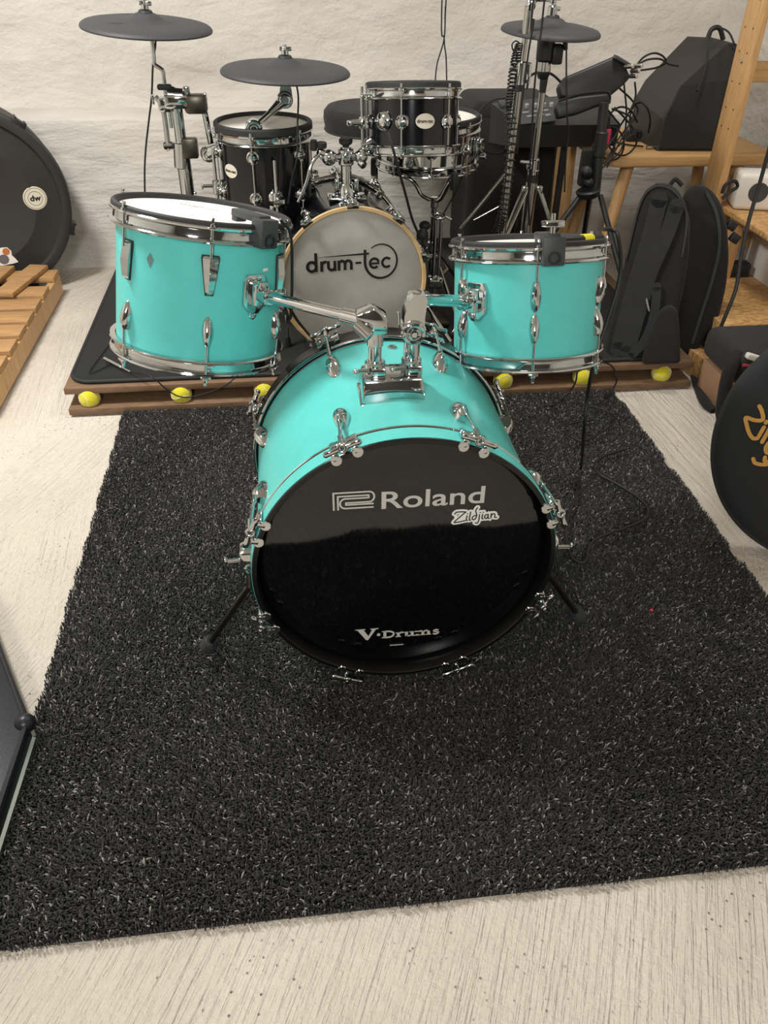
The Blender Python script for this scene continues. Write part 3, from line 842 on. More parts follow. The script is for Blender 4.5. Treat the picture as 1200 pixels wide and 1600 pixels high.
# ================================================================== electronic kit behind
DW_R = .0165
def dw_lug_mb(r, z):
    """round turret lug standing on the shell"""
    mb = MB().lathe([(.0195, -.004), (.0205, .001), (.0195, .0045), (.0155, .007), (.0145, .012), (.0105, .0185), (1e-5, .0205)], tr(r, 0, z) @ rot_y(PI / 2), 28)
    mb.cyl((r + .0115, 0, z - .017), (r + .0115, 0, z + .017), .0062, seg=14, bev=.001)
    return mb
def badge_mb(r, a, z, w=.0285, h=.020):
    return curved_patch(r, [(a + math.degrees(w / r) * math.cos(2 * PI * i / 28), z + h * math.sin(2 * PI * i / 28)) for i in range(28)], off=.0016)
def dtec_on_cyl(F, r, a, z, s):
    """tiny maker name bent round the shell"""
    mb = text_mb('drum-tec', Matrix(), s, .0003, 1.05, .0003, center=True)
    mb.v = [F @ V(((r + .0018 + v.z) * math.cos(R(a) + v.x / r), (r + .0018 + v.z) * math.sin(R(a) + v.x / r), z + v.y)) for v in mb.v]
    return mb
def dark_drum(name, label, cat, F, r, H, phase, lug_z, n=6, shell='shell_black', badge=None, white=True, single_rod=True, rimh=.020):
    t = thing(name, label, cat, F)
    def put(mb): mb.v = [F @ v for v in mb.v]; return mb
    zt = H - rimh - .024
    sh = put(shell_mb(r, .020, zt, .006, 96)).build('shell', M[shell], t)
    put(MB().lathe(hoop_prof(r, 1), tr(0, 0, zt), 96, True)).build('top_hoop', M['chrome'], t)
    put(MB().lathe(hoop_prof(r, -1), tr(0, 0, .024), 96, True)).build('bottom_hoop', M['chrome'], t)
    put(MB().lathe(rim_prof(r + .003, zt + .020, H - zt - .020, .014), None, 96, True)).build('rubber_rim', M['rubber'], t)
    put(MB().lathe([(r - .002, H - .012), (1e-5, H - .012)], None, 72)).build('drum_head', M['mesh_head'], t)
    ml = [dw_lug_mb(r, z).mesh('lug', M['chrome']) for z in lug_z]
    rods = MB().cyl((r + .0105, 0, -.004), (r + .0105, 0, H - rimh + .006), .0024, seg=10)
    for z in (.006, H - rimh - .006): rods.box((r + .0095, 0, z), (.012, .016, .006), .0015)
    rods.cyl((r + .0105, 0, H - rimh), (r + .0105, 0, H - rimh + .010), .0045, seg=10)
    mr = rods.mesh('tension_rod', M['chrome'])
    for i in range(n):
        a = rot_z(R(phase + 360 / n * i))
        for m_ in ml: lo = child('lug', m_, t, a)
        child('tension_rod', mr, t, a)
    if badge is not None:
        b = put(badge_mb(r, badge[0], badge[1])).build('maker_badge', M['badge'], t, 'cream oval badge')
        dtec_on_cyl(F, r, badge[0], badge[1], .0125).build('badge_lettering', M['ink'], b)
    return t, put
ftF = frame((-.046, 2.75, .40), (0, 0, 1))
ft, ftp = dark_drum('floor_tom', 'deep black floor tom with white head behind the wider turquoise tom', 'tom drum', ftF, .143, .365, -104, (.285, .165), badge=(-139, .238))
for a_, yy in ((-80, 0), (-172, 0), (40, 0)):
    ca, sa = math.cos(R(a_)), math.sin(R(a_)); z = .168 if a_ == -80 else .175
    bk = MB(ftF @ rot_z(R(a_))).lathe([(.022, -.002), (.023, .003), (.018, .010), (1e-5, .018)], tr(.143, 0, z) @ rot_y(PI / 2), 24).cyl((.163, 0, z - .022), (.163, 0, z + .022), .012, seg=18, bev=.002)
    bk.cyl((.170, 0, z + .004), (.205, 0, z + .004), .0055, seg=12).box((.208, 0, z + .004), (.005, .034, .014), .002)
    bko = bk.build('leg_bracket', M['chrome'], ft)
    lg = MB().cyl(ftF @ V((.163 * ca, .163 * sa, z + .115)), ftF @ V((.163 * ca, .163 * sa, -.10)), .0052, seg=12)
    p_ = ftF @ V((.163 * ca, .163 * sa, -.10)); q_ = V((-.046 + .205 * ca, 2.75 + .205 * sa, MT + .012))
    lg.tube([p_, p_ * .5 + q_ * .5 + V((.01 * ca, .01 * sa, .02)), q_], .0052, 12, 4)
    lo = lg.build('leg', M['chrome'], ft)
    MB().cyl((q_.x, q_.y, MT), (q_.x, q_.y, MT + .03), .012, .008, 16).build('rubber_foot', M['rubber'], lo)
rkF = frame((.405, 2.60, .690), (.0, .17, 1))
rk, rkp = dark_drum('rack_tom', 'small black rack tom with oval cream badge over the chrome snare', 'tom drum', rkF, .132, .198, -112, (.092,), badge=(-83, .094), rimh=.018)
# bracket on its left
B = rkF @ rot_z(R(-138)) @ tr(.132, 0, .095) @ rot_y(PI / 2)
MB(B).lathe([(.026, -.003), (.027, .004), (.020, .012), (1e-5, .020)], None, 28).build('mount_bracket', M['chrome'], rk)
B2 = rkF @ rot_z(R(-168))
g = MB(B2).cyl((.160, 0, -.01), (.160, 0, .185), .0048, seg=12).box((.152, 0, .09), (.03, .03, .034), .005).cyl((.165, 0, .09), (.195, 0, .09), .010, .008, 14, .002).box((.20, 0, .09), (.008, .034, .014), .003).box((.150, 0, .16), (.028, .018, .010), .003).box((.150, 0, .02), (.028, .018, .010), .003)
g.build('suspension_bar', M['chrome'], rk)

# chrome snare
snF = frame((.503, 2.90, .587), (0, 0, 1))
sn, snp = dark_drum('snare_drum', 'shallow chrome snare drum on its stand behind the small black rack tom', 'snare drum', snF, .163, .168, -95, (.075,), n=8, shell='chrome', rimh=.016)
snp(MB().torus((0, 0, .072), (0, 0, 1), .1632, .003, 96, 8)).build('shell_bead', M['chrome'], sn)
k = MB(snF @ rot_z(R(-28))).box((.172, 0, .075), (.018, .030, .060), .004).cyl((.184, 0, .05), (.205, 0, .05), .010, seg=16, bev=.002).box((.186, .0, .095), (.014, .050, .012), .003).torus((.190, 0, .075), (1, 0, 0), .016, .004, 24, 8)
k.build('strainer', M['chrome'], sn)
# snare stand
sd = thing('snare_stand', 'chrome snare stand with black tips holding the chrome snare', 'drum stand', (.535, 2.88, MT))
cx, cy = .530, 2.875
MB().cyl((cx, cy, MT + .10), (cx, cy, .46), .011, seg=18).cyl((cx, cy, .30), (cx, cy, .335), .017, seg=18, bev=.003).cyl((cx, cy, .455), (cx, cy, .49), .016, seg=18, bev=.003).build('column', M['chrome'], sd)
for a_ in (-70, 40, 168):
    ca, sa = math.cos(R(a_)), math.sin(R(a_))
    p = [V((cx, cy, .475)), V((cx + .045 * ca, cy + .045 * sa, .495)), V((cx + .085 * ca, cy + .085 * sa, .545)), V((.503 + .165 * ca, 2.90 + .165 * sa, .572))]
    ar = MB().tube(p, .0065, 10, 5).build('basket_arm', M['chrome'], sd)
    e = V((.503 + .184 * ca, 2.90 + .184 * sa, .578))
    MB().box(e, (.022, .022, .058), .006, rot=Matrix.Rotation(R(a_), 3, 'Z')).build('rubber_tip', M['rubber'], ar)
    lg = MB().tube([V((cx + .012 * ca, cy + .012 * sa, .31)), V((cx + .20 * ca, cy + .20 * sa, MT + .014))], .0068, 10)
    lg.tube([V((cx + .012 * ca, cy + .012 * sa, .17)), V((cx + .11 * ca, cy + .11 * sa, .215))], .004, 8)
    lo = lg.build('leg', M['chrome'], sd)
    MB().ball((cx + .20 * ca, cy + .20 * sa, MT + .012), .0125, seg=14).build('rubber_foot', M['rubber'], lo)
MB().ball((.487, 2.80, .415), .020, (1, 1, .8), seg=20).build('wing_knob', M['rubber'], sd)
# bass-drum pedal-like post with ring top beside the white head
ps = thing('hardware_post', 'short chrome post with a ring top beside the rim of the smaller bass drum', 'drum stand', (.545, 2.72, MT))
q = at(685, 338, Y=2.70)
MB().torus((q.x, q.y, q.z), (0, -.15, 1), .019, .0055, 28, 10).cyl((q.x - .008, q.y, q.z - .004), (q.x - .008, q.y, .25), .0065, seg=12).cyl((q.x + .010, q.y, q.z - .004), (q.x + .010, q.y, .25), .0065, seg=12).box((q.x, q.y, .25), (.05, .04, .04), .006).cyl((q.x, q.y, .25), (q.x, q.y, MT + .02), .0095, seg=14).cyl((q.x + .02, q.y, q.z), (q.x + .045, q.y, q.z - .012), .004, seg=8).build('post', M['chrome'], ps)
MB().box((q.x, q.y, MT + .012), (.10, .12, .022), .006).build('foot_plate', M['dark_steel'], ps)
MB().cyl((q.x - .048, q.y + .02, .33), (q.x - .048, q.y + .02, .40), .005, seg=10).lathe([(1e-5, .03), (.010, .029), (.019, .020), (.021, .006), (.019, 0), (1e-5, 0)], tr(q.x - .048, q.y + .02, .398), 24).build('capped_rod', M['rubber'], ps)
MB().box((q.x - .024, q.y + .01, .335), (.06, .018, .018), .004).build('side_clamp', M['chrome'], ps)

# drum-tec bass drum
az = -.065
FD = frame((.208, 2.462, .3425), (-math.sin(az), -math.cos(az), 0), (1, 0, 0))
db = thing('bass_drum', 'smaller black bass drum with grey head and maple hoop on the riser mat', 'bass drum', FD)
def ind(mb): mb.v = [FD @ v for v in mb.v]; return mb
ind(shell_mb(.2235, -.375, -.040, .008, 112)).build('shell', M['shell_black'], db)
for nm, zf, zb, s, m_ in (('front_hoop', 0, -.036, 1, 'maple'), ('rear_hoop', -.415, -.378, -1, 'steel')):
    ind(MB().lathe([(.223, zb), (.236, zb), (.236, zf - .002 * s), (.234, zf), (.225, zf), (.223, zf - .002 * s)][:: s], None, 112, True)).build(nm, M[m_], db)
ind(MB().lathe([(.2345, -.0345), (.2365, -.0345), (.2365, -.006), (.2345, -.006)], None, 112, True)).build('hoop_lacquer', M['shell_black'], db, 'black lacquer band around the maple hoop')
for z in (-.042, -.368): ind(MB().torus((0, 0, z), (0, 0, 1), .2275, .0035, 96, 8)).build('counter_ring', M['chrome'], db)
dh = ind(MB().lathe([(.2245, -.012), (.218, -.007), (.12, -.0065), (1e-5, -.006)], None, 112)).build('front_head', M['grey_head'], db)
ind(MB().lathe([(.2245, -.40), (1e-5, -.40)], None, 64)).build('rear_head', M['mesh_head'], db)
k_ = .000531
LM = FD @ tr(0, 0, -.0058)
def lp(L): return [((x - 640) * k_, (262 - y) * k_ / .955) for x, y in L]
lo_ = MB(); zz = [0.0]
def ls(L, w=17, n=0, taper=None, closed=False):
    zz[0] += .00003
    lo_.stroke(lp(L), w * k_, .0004, LM, zz[0], n=n, caps=False, taper=taper, closed=closed)
def arc(cx, cy, r, a0, a1, n=18): return [(cx + r * math.cos(R(a0 + (a1 - a0) * i / n)), cy - r * math.sin(R(a0 + (a1 - a0) * i / n))) for i in range(n + 1)]
ls(arc(395, 160, 26, 0, 340, 24), closed=True); ls([(420, 84), (420, 190)])
ls([(453, 190), (453, 132)]); ls(arc(476, 158, 22, 175, 75))
ls([(492, 131)] + arc(512, 164, 19, 180, 360) + [(531, 131)]); ls([(531, 150), (531, 189)])
ls([(555, 188), (555, 131)]); ls(arc(573, 153, 18, 180, 0) + [(591, 187)]); ls(arc(610, 152, 18, 180, 0) + [(628, 186)])
ls([(653, 150), (688, 149)], 13)
ls(arc(766, 156, 26, -12, 8, 3)[::-1][:1] + arc(766, 156, 26, 0, 318, 22), 15); ls([(744, 158), (790, 157)], 12)
ls(arc(840, 155, 26, 42, 318, 20), 15)
ls([(710, 78), (710, 132)] + arc(808, 147, 96, 174, 180, 2)[:0] + arc(806, 147, 96, 180, 488, 48), 14, taper=(1.2, .5))
ls([(438, 109), (734, 100)], 9, taper=(.2, 1.3))
lo_.build('head_lettering', M['ink'], dh)
cf = MB(); r = .236
for s in (-1, 1): cf.box((r + .004, s * .012, -.018), (.007, .007, .040), .002)
cf.box((r + .003, 0, .0015), (.020, .036, .006), .002).box((r + .0065, 0, -.030), (.009, .034, .014), .003).cyl((r + .012, 0, -.05), (r + .012, 0, .006), .0048, seg=12).box((r + .012, 0, .010), (.010, .010, .010), .002)
m_c = cf.mesh('claw_hook', M['chrome'])
dl = MB().lathe([(.016, -.003), (.017, .001), (.0125, .006), (.0115, .013), (.0085, .0185), (1e-5, .0205)], tr(.2235, 0, -.115) @ rot_y(PI / 2), 24).cyl((r + .006, 0, -.135), (r + .006, 0, -.09), .0068, seg=14, bev=.001)
m_l = dl.mesh('lug', M['chrome']); m_r = MB().cyl((r + .008, 0, -.10), (r + .012, 0, -.045), .003, seg=10).mesh('tension_rod', M['chrome'])
fl = tr(0, 0, -.415) @ rot_x(PI)
for i in range(10):
    for bse in (rot_z(R(18 + 36 * i)), rot_z(R(18 + 36 * i)) @ fl):
        c_ = child('claw_hook', m_c, db, bse); child('tension_rod', m_r, c_, Matrix()); child('lug', m_l, db, bse)
for s in (-1, 1):
    b0 = FD @ V((s * .226, -.06, -.10)); f0 = V((FD.translation.x + s * .34, 2.44, MT + .014))
    lo = MB().tube([b0 + V((0, 0, .03)), b0 + V((s * .015, 0, -.03)), f0], .0062, 12, 4).build('spur_leg', M['chrome'], db)
    MB().box(b0, (.035, .04, .05), .008).build('spur_bracket', M['chrome'], db)
    MB().cyl(f0 - V((0, 0, .014)), f0 + V((0, 0, .012)), .013, .010, 16).build('rubber_foot', M['rubber'], lo)
# tom holder standing on its shell: part of the bass drum
TX, TY = .200, 2.60
hp_ = MB().box((TX, TY, .570), (.120, .070, .010), .004).cyl((TX, TY, .57), (TX, TY, .612), .030, .024, 28, .004)
for s in (-1, 1): hp_.cyl((TX + s * .045, TY - .02, .568), (TX + s * .045, TY - .02, .584), .011, seg=14, bev=.002).box((TX + s * .030, TY - .012, .600), (.014, .020, .050), .004)
ho = hp_.build('holder_base', M['chrome'], db)
MB().cyl((TX, TY, .60), (TX, TY, .716), .0165, seg=28).cyl((TX, TY, .664), (TX, TY, .712), .0235, seg=28, bev=.003).box((TX, TY - .024, .688), (.022, .02, .03), .004).build('holder_post', M['chrome'], ho)
MB().cyl((TX, TY, .712), (TX, TY, .722), .010, seg=14).cyl((TX, TY, .722), (TX, TY, .740), .020, .021, 20, .004).build('top_knob', M['rubber'], ho)
qa = V((TX - .052, TY - .01, .688))
MB().ball(qa, .0235, seg=24).cyl(qa, (TX, TY, .685), .012, seg=16).cyl(qa + V((-.004, 0, .006)), qa + V((-.034, -.01, .018)), .013, .011, 18, .002).build('ball_joint', M['chrome'], ho)
MB().cyl(qa + V((-.022, .0, .026)), qa + V((-.022, 0, .044)), .016, seg=16, bev=.003).cyl(qa + V((-.045, 0, .020)), qa + V((-.045, 0, .05)), .010, seg=14, bev=.002).build('wing_knob', M['rubber'], ho)
MB().tube([qa + V((-.02, -.012, 0)), at(497, 243, Y=2.58), at(486, 258, Y=2.57), at(479, 285, Y=2.56), at(466, 316, Y=2.55)], .0058, 10, 5).build('tom_rod', M['chrome'], ho)
qb = V((TX + .045, TY - .01, .690))
MB().ball(qb, .021, seg=24).cyl(qb, (TX, TY, .685), .012, seg=16).cyl(qb + V((.0, 0, .010)), qb + V((.020, -.006, .030)), .013, seg=16, bev=.002).cyl(qb + V((.016, -.004, .034)), qb + V((.036, -.008, .048)), .014, .012, 16, .002).build('ball_joint', M['chrome'], ho)
MB().tube([qb + V((.005, 0, .01)), qb + V((.045, -.005, .020)), qb + V((.060, -.005, .045)), rkF @ rot_z(R(-168)) @ V((.165, 0, .03))], .0058, 10, 5).build('tom_rod', M['chrome'], ho)
MB().cyl(qb + V((-.004, -.02, -.012)), qb + V((.006, -.034, -.02)), .012, seg=14, bev=.002).build('wing_knob', M['chrome'], ho)

# throne
th = thing('drum_throne', 'black round drum throne behind the black kit', 'stool', (.365, 3.30, MT))
MB().lathe([(1e-5, .012), (.08, .008), (.14, .010), (.178, .004), (.192, -.012), (.194, -.035), (.188, -.070), (.178, -.078), (1e-5, -.078)], tr(.365, 3.30, .705), 64).build('seat', M['fabric2'], th)
MB().torus((.365, 3.30, .632), (0, 0, 1), .189, .004, 64, 8).build('piping', M['rubber'], th)
MB().cyl((.365, 3.30, .63), (.365, 3.30, .22), .014, seg=16).build('column', M['chrome'], th)
for i in range(3):
    a = R(90 + 120 * i); MB().tube([V((.365, 3.30, .36)), V((.365 + .22 * math.cos(a), 3.30 + .22 * math.sin(a), MT + .008))], .009, 10).build('leg', M['chrome'], th)

# cymbals ------------------------------------------------------------
def cymbal(name, label, cat, c, n, r, cap=True):
    F = frame(c, n); t = thing(name, label, cat, F)
    pr = [(.006, .030), (.020, .030), (.032, .026), (.044, .018), (.056, .0125), (r * .55, .0095), (r * .8, .006), (r * .955, .001), (r * .985, -.003), (r, -.0075), (r * .995, -.0115), (r * .96, -.013), (r * .6, -.006), (.05, .004), (.006, .010)]
    MB(F).lathe(pr, None, 96).build('cymbal_plate', M['cymbal'], t)
    MB(F).cyl((0, 0, .028), (0, 0, .036), .021, .019, 24, .002).build('felt_washer', M['rubber'], t)
    w = MB(F).cyl((0, 0, .034), (0, 0, .064), .0055, seg=14).cyl((0, 0, .037), (0, 0, .052), .0115, .0105, 14, .002)
    w.box((0.002, 0, .053), (.036, .007, .012), .003)
    w.build('wing_nut', M['chrome'], t)
    MB(F).box((.026, -.03, -.012), (.012, .02, .018), .003).build('jack_socket', M['plastic'], t)
    return t, F
c1 = at(229, 38, Y=2.80); c2 = at(446, 108, Y=2.70); c3 = at(861, 45, Y=2.75)
cy1, CF1 = cymbal('crash_cymbal', 'dark grey rubber cymbal hanging highest above the wider turquoise tom', 'cymbal', c1, (.055, -.055, 1), .190)
cy2, CF2 = cymbal('ride_cymbal', 'dark grey rubber cymbal above the deep black floor tom', 'cymbal', c2, (.02, -.035, 1), .192)
cy3, CF3 = cymbal('hi_hat_cymbal', 'dark grey hi-hat cymbal on the upright chrome stand', 'cymbal', c3, (.03, -.06, 1), .152)
text_mb('V-CYMBAL', CF1 @ tr(-.10, -.085, .0098), .013, .0003, 1.2).build('print', M['ink'], cy1)
text_mb('V-CYMBAL', CF2 @ tr(-.05, -.105, .0085), .014, .0003, 1.3).build('print', M['ink'], cy2)

# double stand at the left ----------------------------------------------------
Y0 = 2.80
S = lambda u, v, y=Y0: at(u, v, Y=y)
cs = thing('cymbal_stand', 'chrome double stand carrying two grey cymbals beside the black floor tom', 'cymbal stand', (S(293, 303).x, Y0, MT))
top = S(274, 152); lowp = S(285, 262); bot = S(296, 320)
dn = (bot - top).normalized()
base = bot + dn * ((MT + .02 - bot.z) / dn.z)
MB().cyl(top, S(284, 228), .0175, seg=24).build('upper_tube', M['chrome'], cs)
MB().cyl(S(283, 222), base, .0225, seg=24).cyl(S(283, 222), lowp, .0255, seg=24, bev=.002).build('lower_tube', M['chrome'], cs)
m_ = MB().box(S(297, 231, 2.79), (.05, .035, .060), .006).cyl(S(270, 227), S(256, 228), .011, seg=14, bev=.002)
m_.build('tube_clamp', M['dark_steel'], cs)
MB().tube([S(255, 168), S(259, 195), S(263, 229), S(265, 234)], .0082, 12, 4).build('short_rod', M['chrome'], cs)
MB().tube([S(264, 168), S(268, 200)], .0055, 10).build('short_rod', M['chrome'], cs)
hub = MB().cyl(S(262, 148), S(288, 150), .022, seg=24, bev=.004).box(S(276, 158), (.075, .05, .040), .008).box(S(258, 163), (.040, .045, .040), .006).ball(S(270, 143), .015)
hub.cyl(S(243, 150), S(255, 166), .007, .010, 12, .002).box(S(239, 155), (.008, .012, .030), .003)
hub.build('arm_hub', M['chrome'], cs)
MB().box(S(257, 136), (.044, .022, .016), .006).cyl(S(257, 136), S(259, 146), .006, seg=10).build('wing_knob', M['rubber'], cs)
h2 = MB().box(S(306, 162), (.070, .05, .055), .012).cyl(S(303, 147), S(303, 160), .018, seg=20, bev=.004)
h2.build('side_clamp', M['dark_steel'], cs)
MB().cyl(S(291, 136), S(293, 162), .0105, seg=14, bev=.002).box(S(291, 139), (.020, .02, .016), .003).box(S(321, 153), (.010, .02, .03), .003).build('clamp_bolt', M['chrome'], cs)
MB().tube([c1 + V((0, 0, .0)), S(237, 60), S(241, 96), S(242, 101), S(252, 108), S(255, 113), S(258, 140), S(260, 156)], .0062, 12, 4).build('cymbal_rod', M['chrome'], cs)
MB().cyl(S(318, 166), S(330, 226), .0095, seg=16).build('drop_rod', M['chrome'], cs)
e1, e2, e3 = at(326, 240, Y=2.76), at(397, 200, Y=2.64), at(445, 155, Y=2.68)
MB().ball(e1, .026, seg=24).lathe([(.024, 0), (.019, .04), (.011, .10), (.010, (e2 - e1).length)], frame(e1, e2 - e1), 20).torus(e1 + V((0, -.02, 0)), (0, 1, 0), .014, .006, 24, 8).build('boom_arm', M['chrome'], cs)
MB().cyl(e2 + V((0, .018, 0)), e2 + V((0, -.02, 0)), .0255, seg=32, bev=.003).torus(e2 + V((0, -.021, 0)), (0, 1, 0), .017, .003, 28, 8).torus(e2 + V((0, -.021, 0)), (0, 1, 0), .009, .0035, 20, 8).build('boom_joint', M['chrome'], cs)
MB().cyl(e2, e3, .0088, seg=16).lathe([(.010, 0), (.012, .02), (.016, .045)], frame(e3 - (e3 - e2).normalized() * .06, e3 - e2), 18).build('boom_rod', M['chrome'], cs)
MB().cyl(e3 + V((0, .016, 0)), e3 + V((0, -.017, 0)), .0240, seg=32, bev=.003).torus(e3 + V((0, -.017, 0)), (0, 1, 0), .014, .003, 28, 8).loft([[e3 + V((.004 + a * w, b * .012, z)) for a, b in ((-1, -1), (1, -1), (1, 1), (-1, 1))] for z, w in ((0, .020), (.030, .017), (.046, .012))]).cyl(e3 + V((.003, 0, .04)), c2 + V((0, 0, .03)), .0065, seg=14).build('tilter', M['chrome'], cs)
for a_ in (-60, 60, 180):
    ca, sa = math.cos(R(a_)), math.sin(R(a_))
    lo = MB().tube([base + V((.02 * ca, .02 * sa, .20)), base + V((.17 * ca, .17 * sa, -.006))], .008, 10).build('leg', M['chrome'], cs)
    MB().ball(base + V((.17 * ca, .17 * sa, -.004)), .013, seg=12).build('rubber_foot', M['rubber'], lo)

# hi-hat stand -------------------------------------------------------
HX, HY = c3.x - .004, 2.75
hs_ = thing('hi_hat_stand', 'upright chrome hi-hat stand with splayed legs on the riser mat', 'cymbal stand', (HX, HY, MT))
zt = c3.z
MB().cyl((HX, HY, .70), (HX, HY, zt + .12), .0045, seg=12).cyl((HX, HY, zt + .03), (HX, HY, zt + .06), .014, seg=18, bev=.003).cyl((HX, HY, zt + .066), (HX, HY, zt + .10), .011, seg=16, bev=.002).box((HX + .012, HY - .01, zt + .085), (.020, .02, .022), .004).build('pull_rod', M['chrome'], hs_)
MB().cyl((HX - .006, HY, zt - .012), (HX - .006, HY, zt - .085), .028, .026, 24, .003).box((HX + .028, HY - .01, zt - .066), (.034, .034, .055), .006).cyl((HX - .004, HY, zt - .115), (HX - .004, HY, zt - .135), .022, .016, 20, .002).cyl((HX, HY, zt - .13), (HX, HY, zt - .185), .013, .010, 16, .002).build('motion_sensor', M['plastic'], hs_)
MB().cyl((HX - .005, HY, zt - .085), (HX - .005, HY, zt - .116), .020, .022, 24, .003).build('sensor_collar', M['steel'], hs_)
MB().cyl((HX, HY, .58), (HX, HY, zt - .17), .0105, seg=20).build('upper_tube', M['steel'], hs_)
cl = MB().cyl((HX, HY, .588), (HX, HY, .640), .0175, seg=24, bev=.003).box((HX - .018, HY - .012, .622), (.020, .018, .024), .004).cyl((HX - .02, HY - .016, .632), (HX - .046, HY - .02, .634), .0055, seg=10).ball((HX - .046, HY - .02, .634), .0095, (1, .5, .7)).torus((HX, HY, .604), (0, 0, 1), .018, .003, 24, 8)
cl.build('height_clamp', M['chrome'], hs_)
MB().cyl((HX, HY, .565), (HX, HY, .588), .020, .0185, 24, .002).build('clamp_insert', M['rubber'], hs_)
MB().cyl((HX, HY, .36), (HX, HY, .57), .0195, seg=24).cyl((HX, HY, .155), (HX, HY, .36), .011, seg=18).cyl((HX, HY, .345), (HX, HY, .378), .0235, seg=24, bev=.003).build('lower_tube', M['steel'], hs_)
for a_ in (-150, -32, 88):
    ca, sa = math.cos(R(a_)), math.sin(R(a_)); f = V((HX + .25 * ca, HY + .25 * sa, MT + .012)); up_ = V((HX + .028 * ca, HY + .028 * sa, .545))
    lg = MB()
    for s in (-1, 1):
        o_ = V((-sa, ca, 0)) * .009 * s; lg.tube([up_ + o_, f + o_ * .3], .0055, 8)
    lg.tube([V((HX + .02 * ca, HY + .02 * sa, .352)), up_ * .42 + f * .58], .0055, 8).box(up_, (.022, .022, .026), .005)
    lo = lg.build('leg', M['steel'], hs_)
    MB().ball(f, .0135, seg=14).build('rubber_foot', M['rubber'], lo)
MB().box((HX, HY - .12, MT + .012), (.085, .26, .012), .003).box((HX, HY - .02, MT + .03), (.10, .05, .055), .006).build('pedal', M['dark_steel'], hs_)

# boom stand with the curly cable
BXs, BYs = .733, 2.66
bs = thing('boom_stand', 'slim chrome stand wound with a curly cable next to the hi-hat stand', 'microphone stand', (BXs, BYs, MT))
MB().cyl((BXs - .006, BYs, .34), (BXs, BYs, .905), .0125, seg=18).build('lower_tube', M['steel'], bs)
MB().cyl((BXs + .002, BYs, .88), (BXs + .008, BYs, 1.03), .0090, seg=16).cyl((BXs + .008, BYs, 1.00), (BXs + .009, BYs, 1.075), .0135, seg=16, bev=.002).build('upper_tube', M['steel'], bs)
MB().cyl((BXs, BYs, .870), (BXs + .001, BYs, .935), .0185, seg=20, bev=.003).box((BXs + .022, BYs - .006, .905), (.020, .028, .055), .005).cyl((BXs - .012, BYs - .01, .918), (BXs - .036, BYs - .014, .922), .006, seg=10).build('height_clamp', M['chrome'], bs)
MB().cyl((BXs, BYs, .855), (BXs, BYs, .872), .0195, .0165, 20, .002).build('clamp_insert', M['rubber'], bs)
MB().box((BXs + .010, BYs, 1.075), (.020, .02, .036), .005).cyl((BXs + .012, BYs + .016, 1.075), (BXs + .012, BYs - .016, 1.075), .012, seg=18, bev=.002).box((BXs + .046, BYs, 1.105), (.05, .022, .040), .006).cyl((BXs + .02, BYs, 1.085), (BXs + .12, BYs + .02, 1.16), .007, seg=14).build('boom_joint', M['chrome'], bs)
MB().box((BXs + .026, BYs - .006, .392), (.07, .03, .036), .006).ball((BXs + .030, BYs - .026, .40), .014).cyl((BXs + .04, BYs - .02, .385), (BXs + .065, BYs - .02, .36), .012, seg=14, bev=.002).build('leg_hub', M['chrome'], bs)
for a_ in (-152, -62, 78, ):
    ca, sa = math.cos(R(a_)), math.sin(R(a_)); f = V((BXs + .20 * ca, BYs + .20 * sa, MT + .010))
    lo = MB().tube([V((BXs + .012 * ca, BYs + .012 * sa, .40)), f], .0075, 10).build('leg', M['steel'], bs)
    MB().ball(f, .0125, seg=12).build('rubber_foot', M['rubber'], lo)
p0, p1 = at(720, 358, Y=2.72), at(798, 262, Y=2.68)
MB().cyl(p0, p1, .0065, seg=12).build('brace_rod', M['steel'], bs)
MB().cyl(at(740, 344, Y=2.70), at(790, 317, Y=2.69), .0035, seg=10).build('brace_rod', M['chrome'], bs)
# curly cable: a top loop, long coil down and round the tube
pts = []
path = smooth([at(812, 68, Y=2.66), at(806, 86, Y=2.66), at(801, 110, Y=2.65), at(798, 140, Y=2.64), at(795, 165, Y=2.635), at(799, 200, Y=2.63), at(796, 260, Y=2.63), at(790, 310, Y=2.63), at(783, 345, Y=2.63), at(776, 362, Y=2.63)], 60)
for i, p in enumerate(path):
    a = i * .52; rr = .0105 if i < 270 else .0165
    pts.append(p + V((rr * math.cos(a), rr * math.sin(a), 0)))
cc = MB().tube(pts, .0022, 6)
cc.tube([at(812, 68, Y=2.66), at(806, 64, Y=2.66), at(800, 70, Y=2.66), at(803, 80, Y=2.66), at(812, 76, Y=2.66)], .0022, 6, 5)
tag(cc.build('curly_cable', M['cable']), 'black curly cable winding down the slim chrome boom stand', 'cable')
pts = []
path = smooth([at(812, 82, Y=2.672), at(808, 110, Y=2.672), at(804, 140, Y=2.672), at(800, 165, Y=2.672)], 70)
for i, p in enumerate(path):
    a = i * .56; pts.append(p + V((.009 * math.cos(a), .009 * math.sin(a), 0)))
tag(MB().tube(pts, .0020, 6).build('curly_cable', M['cable']), 'shorter black curly cable beside the top of the slim boom stand', 'cable')

# ================================================================== right-hand corner
def rp(u, v, O, n):
    """where the sight line of a photo point meets a plane in the room"""
    d = FWD + RIGHT * ((u - 600) / F_PX) - UP * ((v - 800) / F_PX); e = V((0, 0, CAM_H))
    return e + d * ((V(O) - e).dot(n) / d.dot(n))
def plane_poly(pts, Fm):
    n = V((Fm[0][2], Fm[1][2], Fm[2][2])); inv = Fm.inverted()
    return [(lambda q: (q.x, q.y))(inv @ rp(u, v, Fm.translation, n)) for u, v in pts]
def cable(label, pts, r=.0030, n=6, name='cable', seg=8, mt='cable', group=None):
    return tag(MB().tube(pts, r, seg, n).build(name, M[mt]), label, 'cable', group)

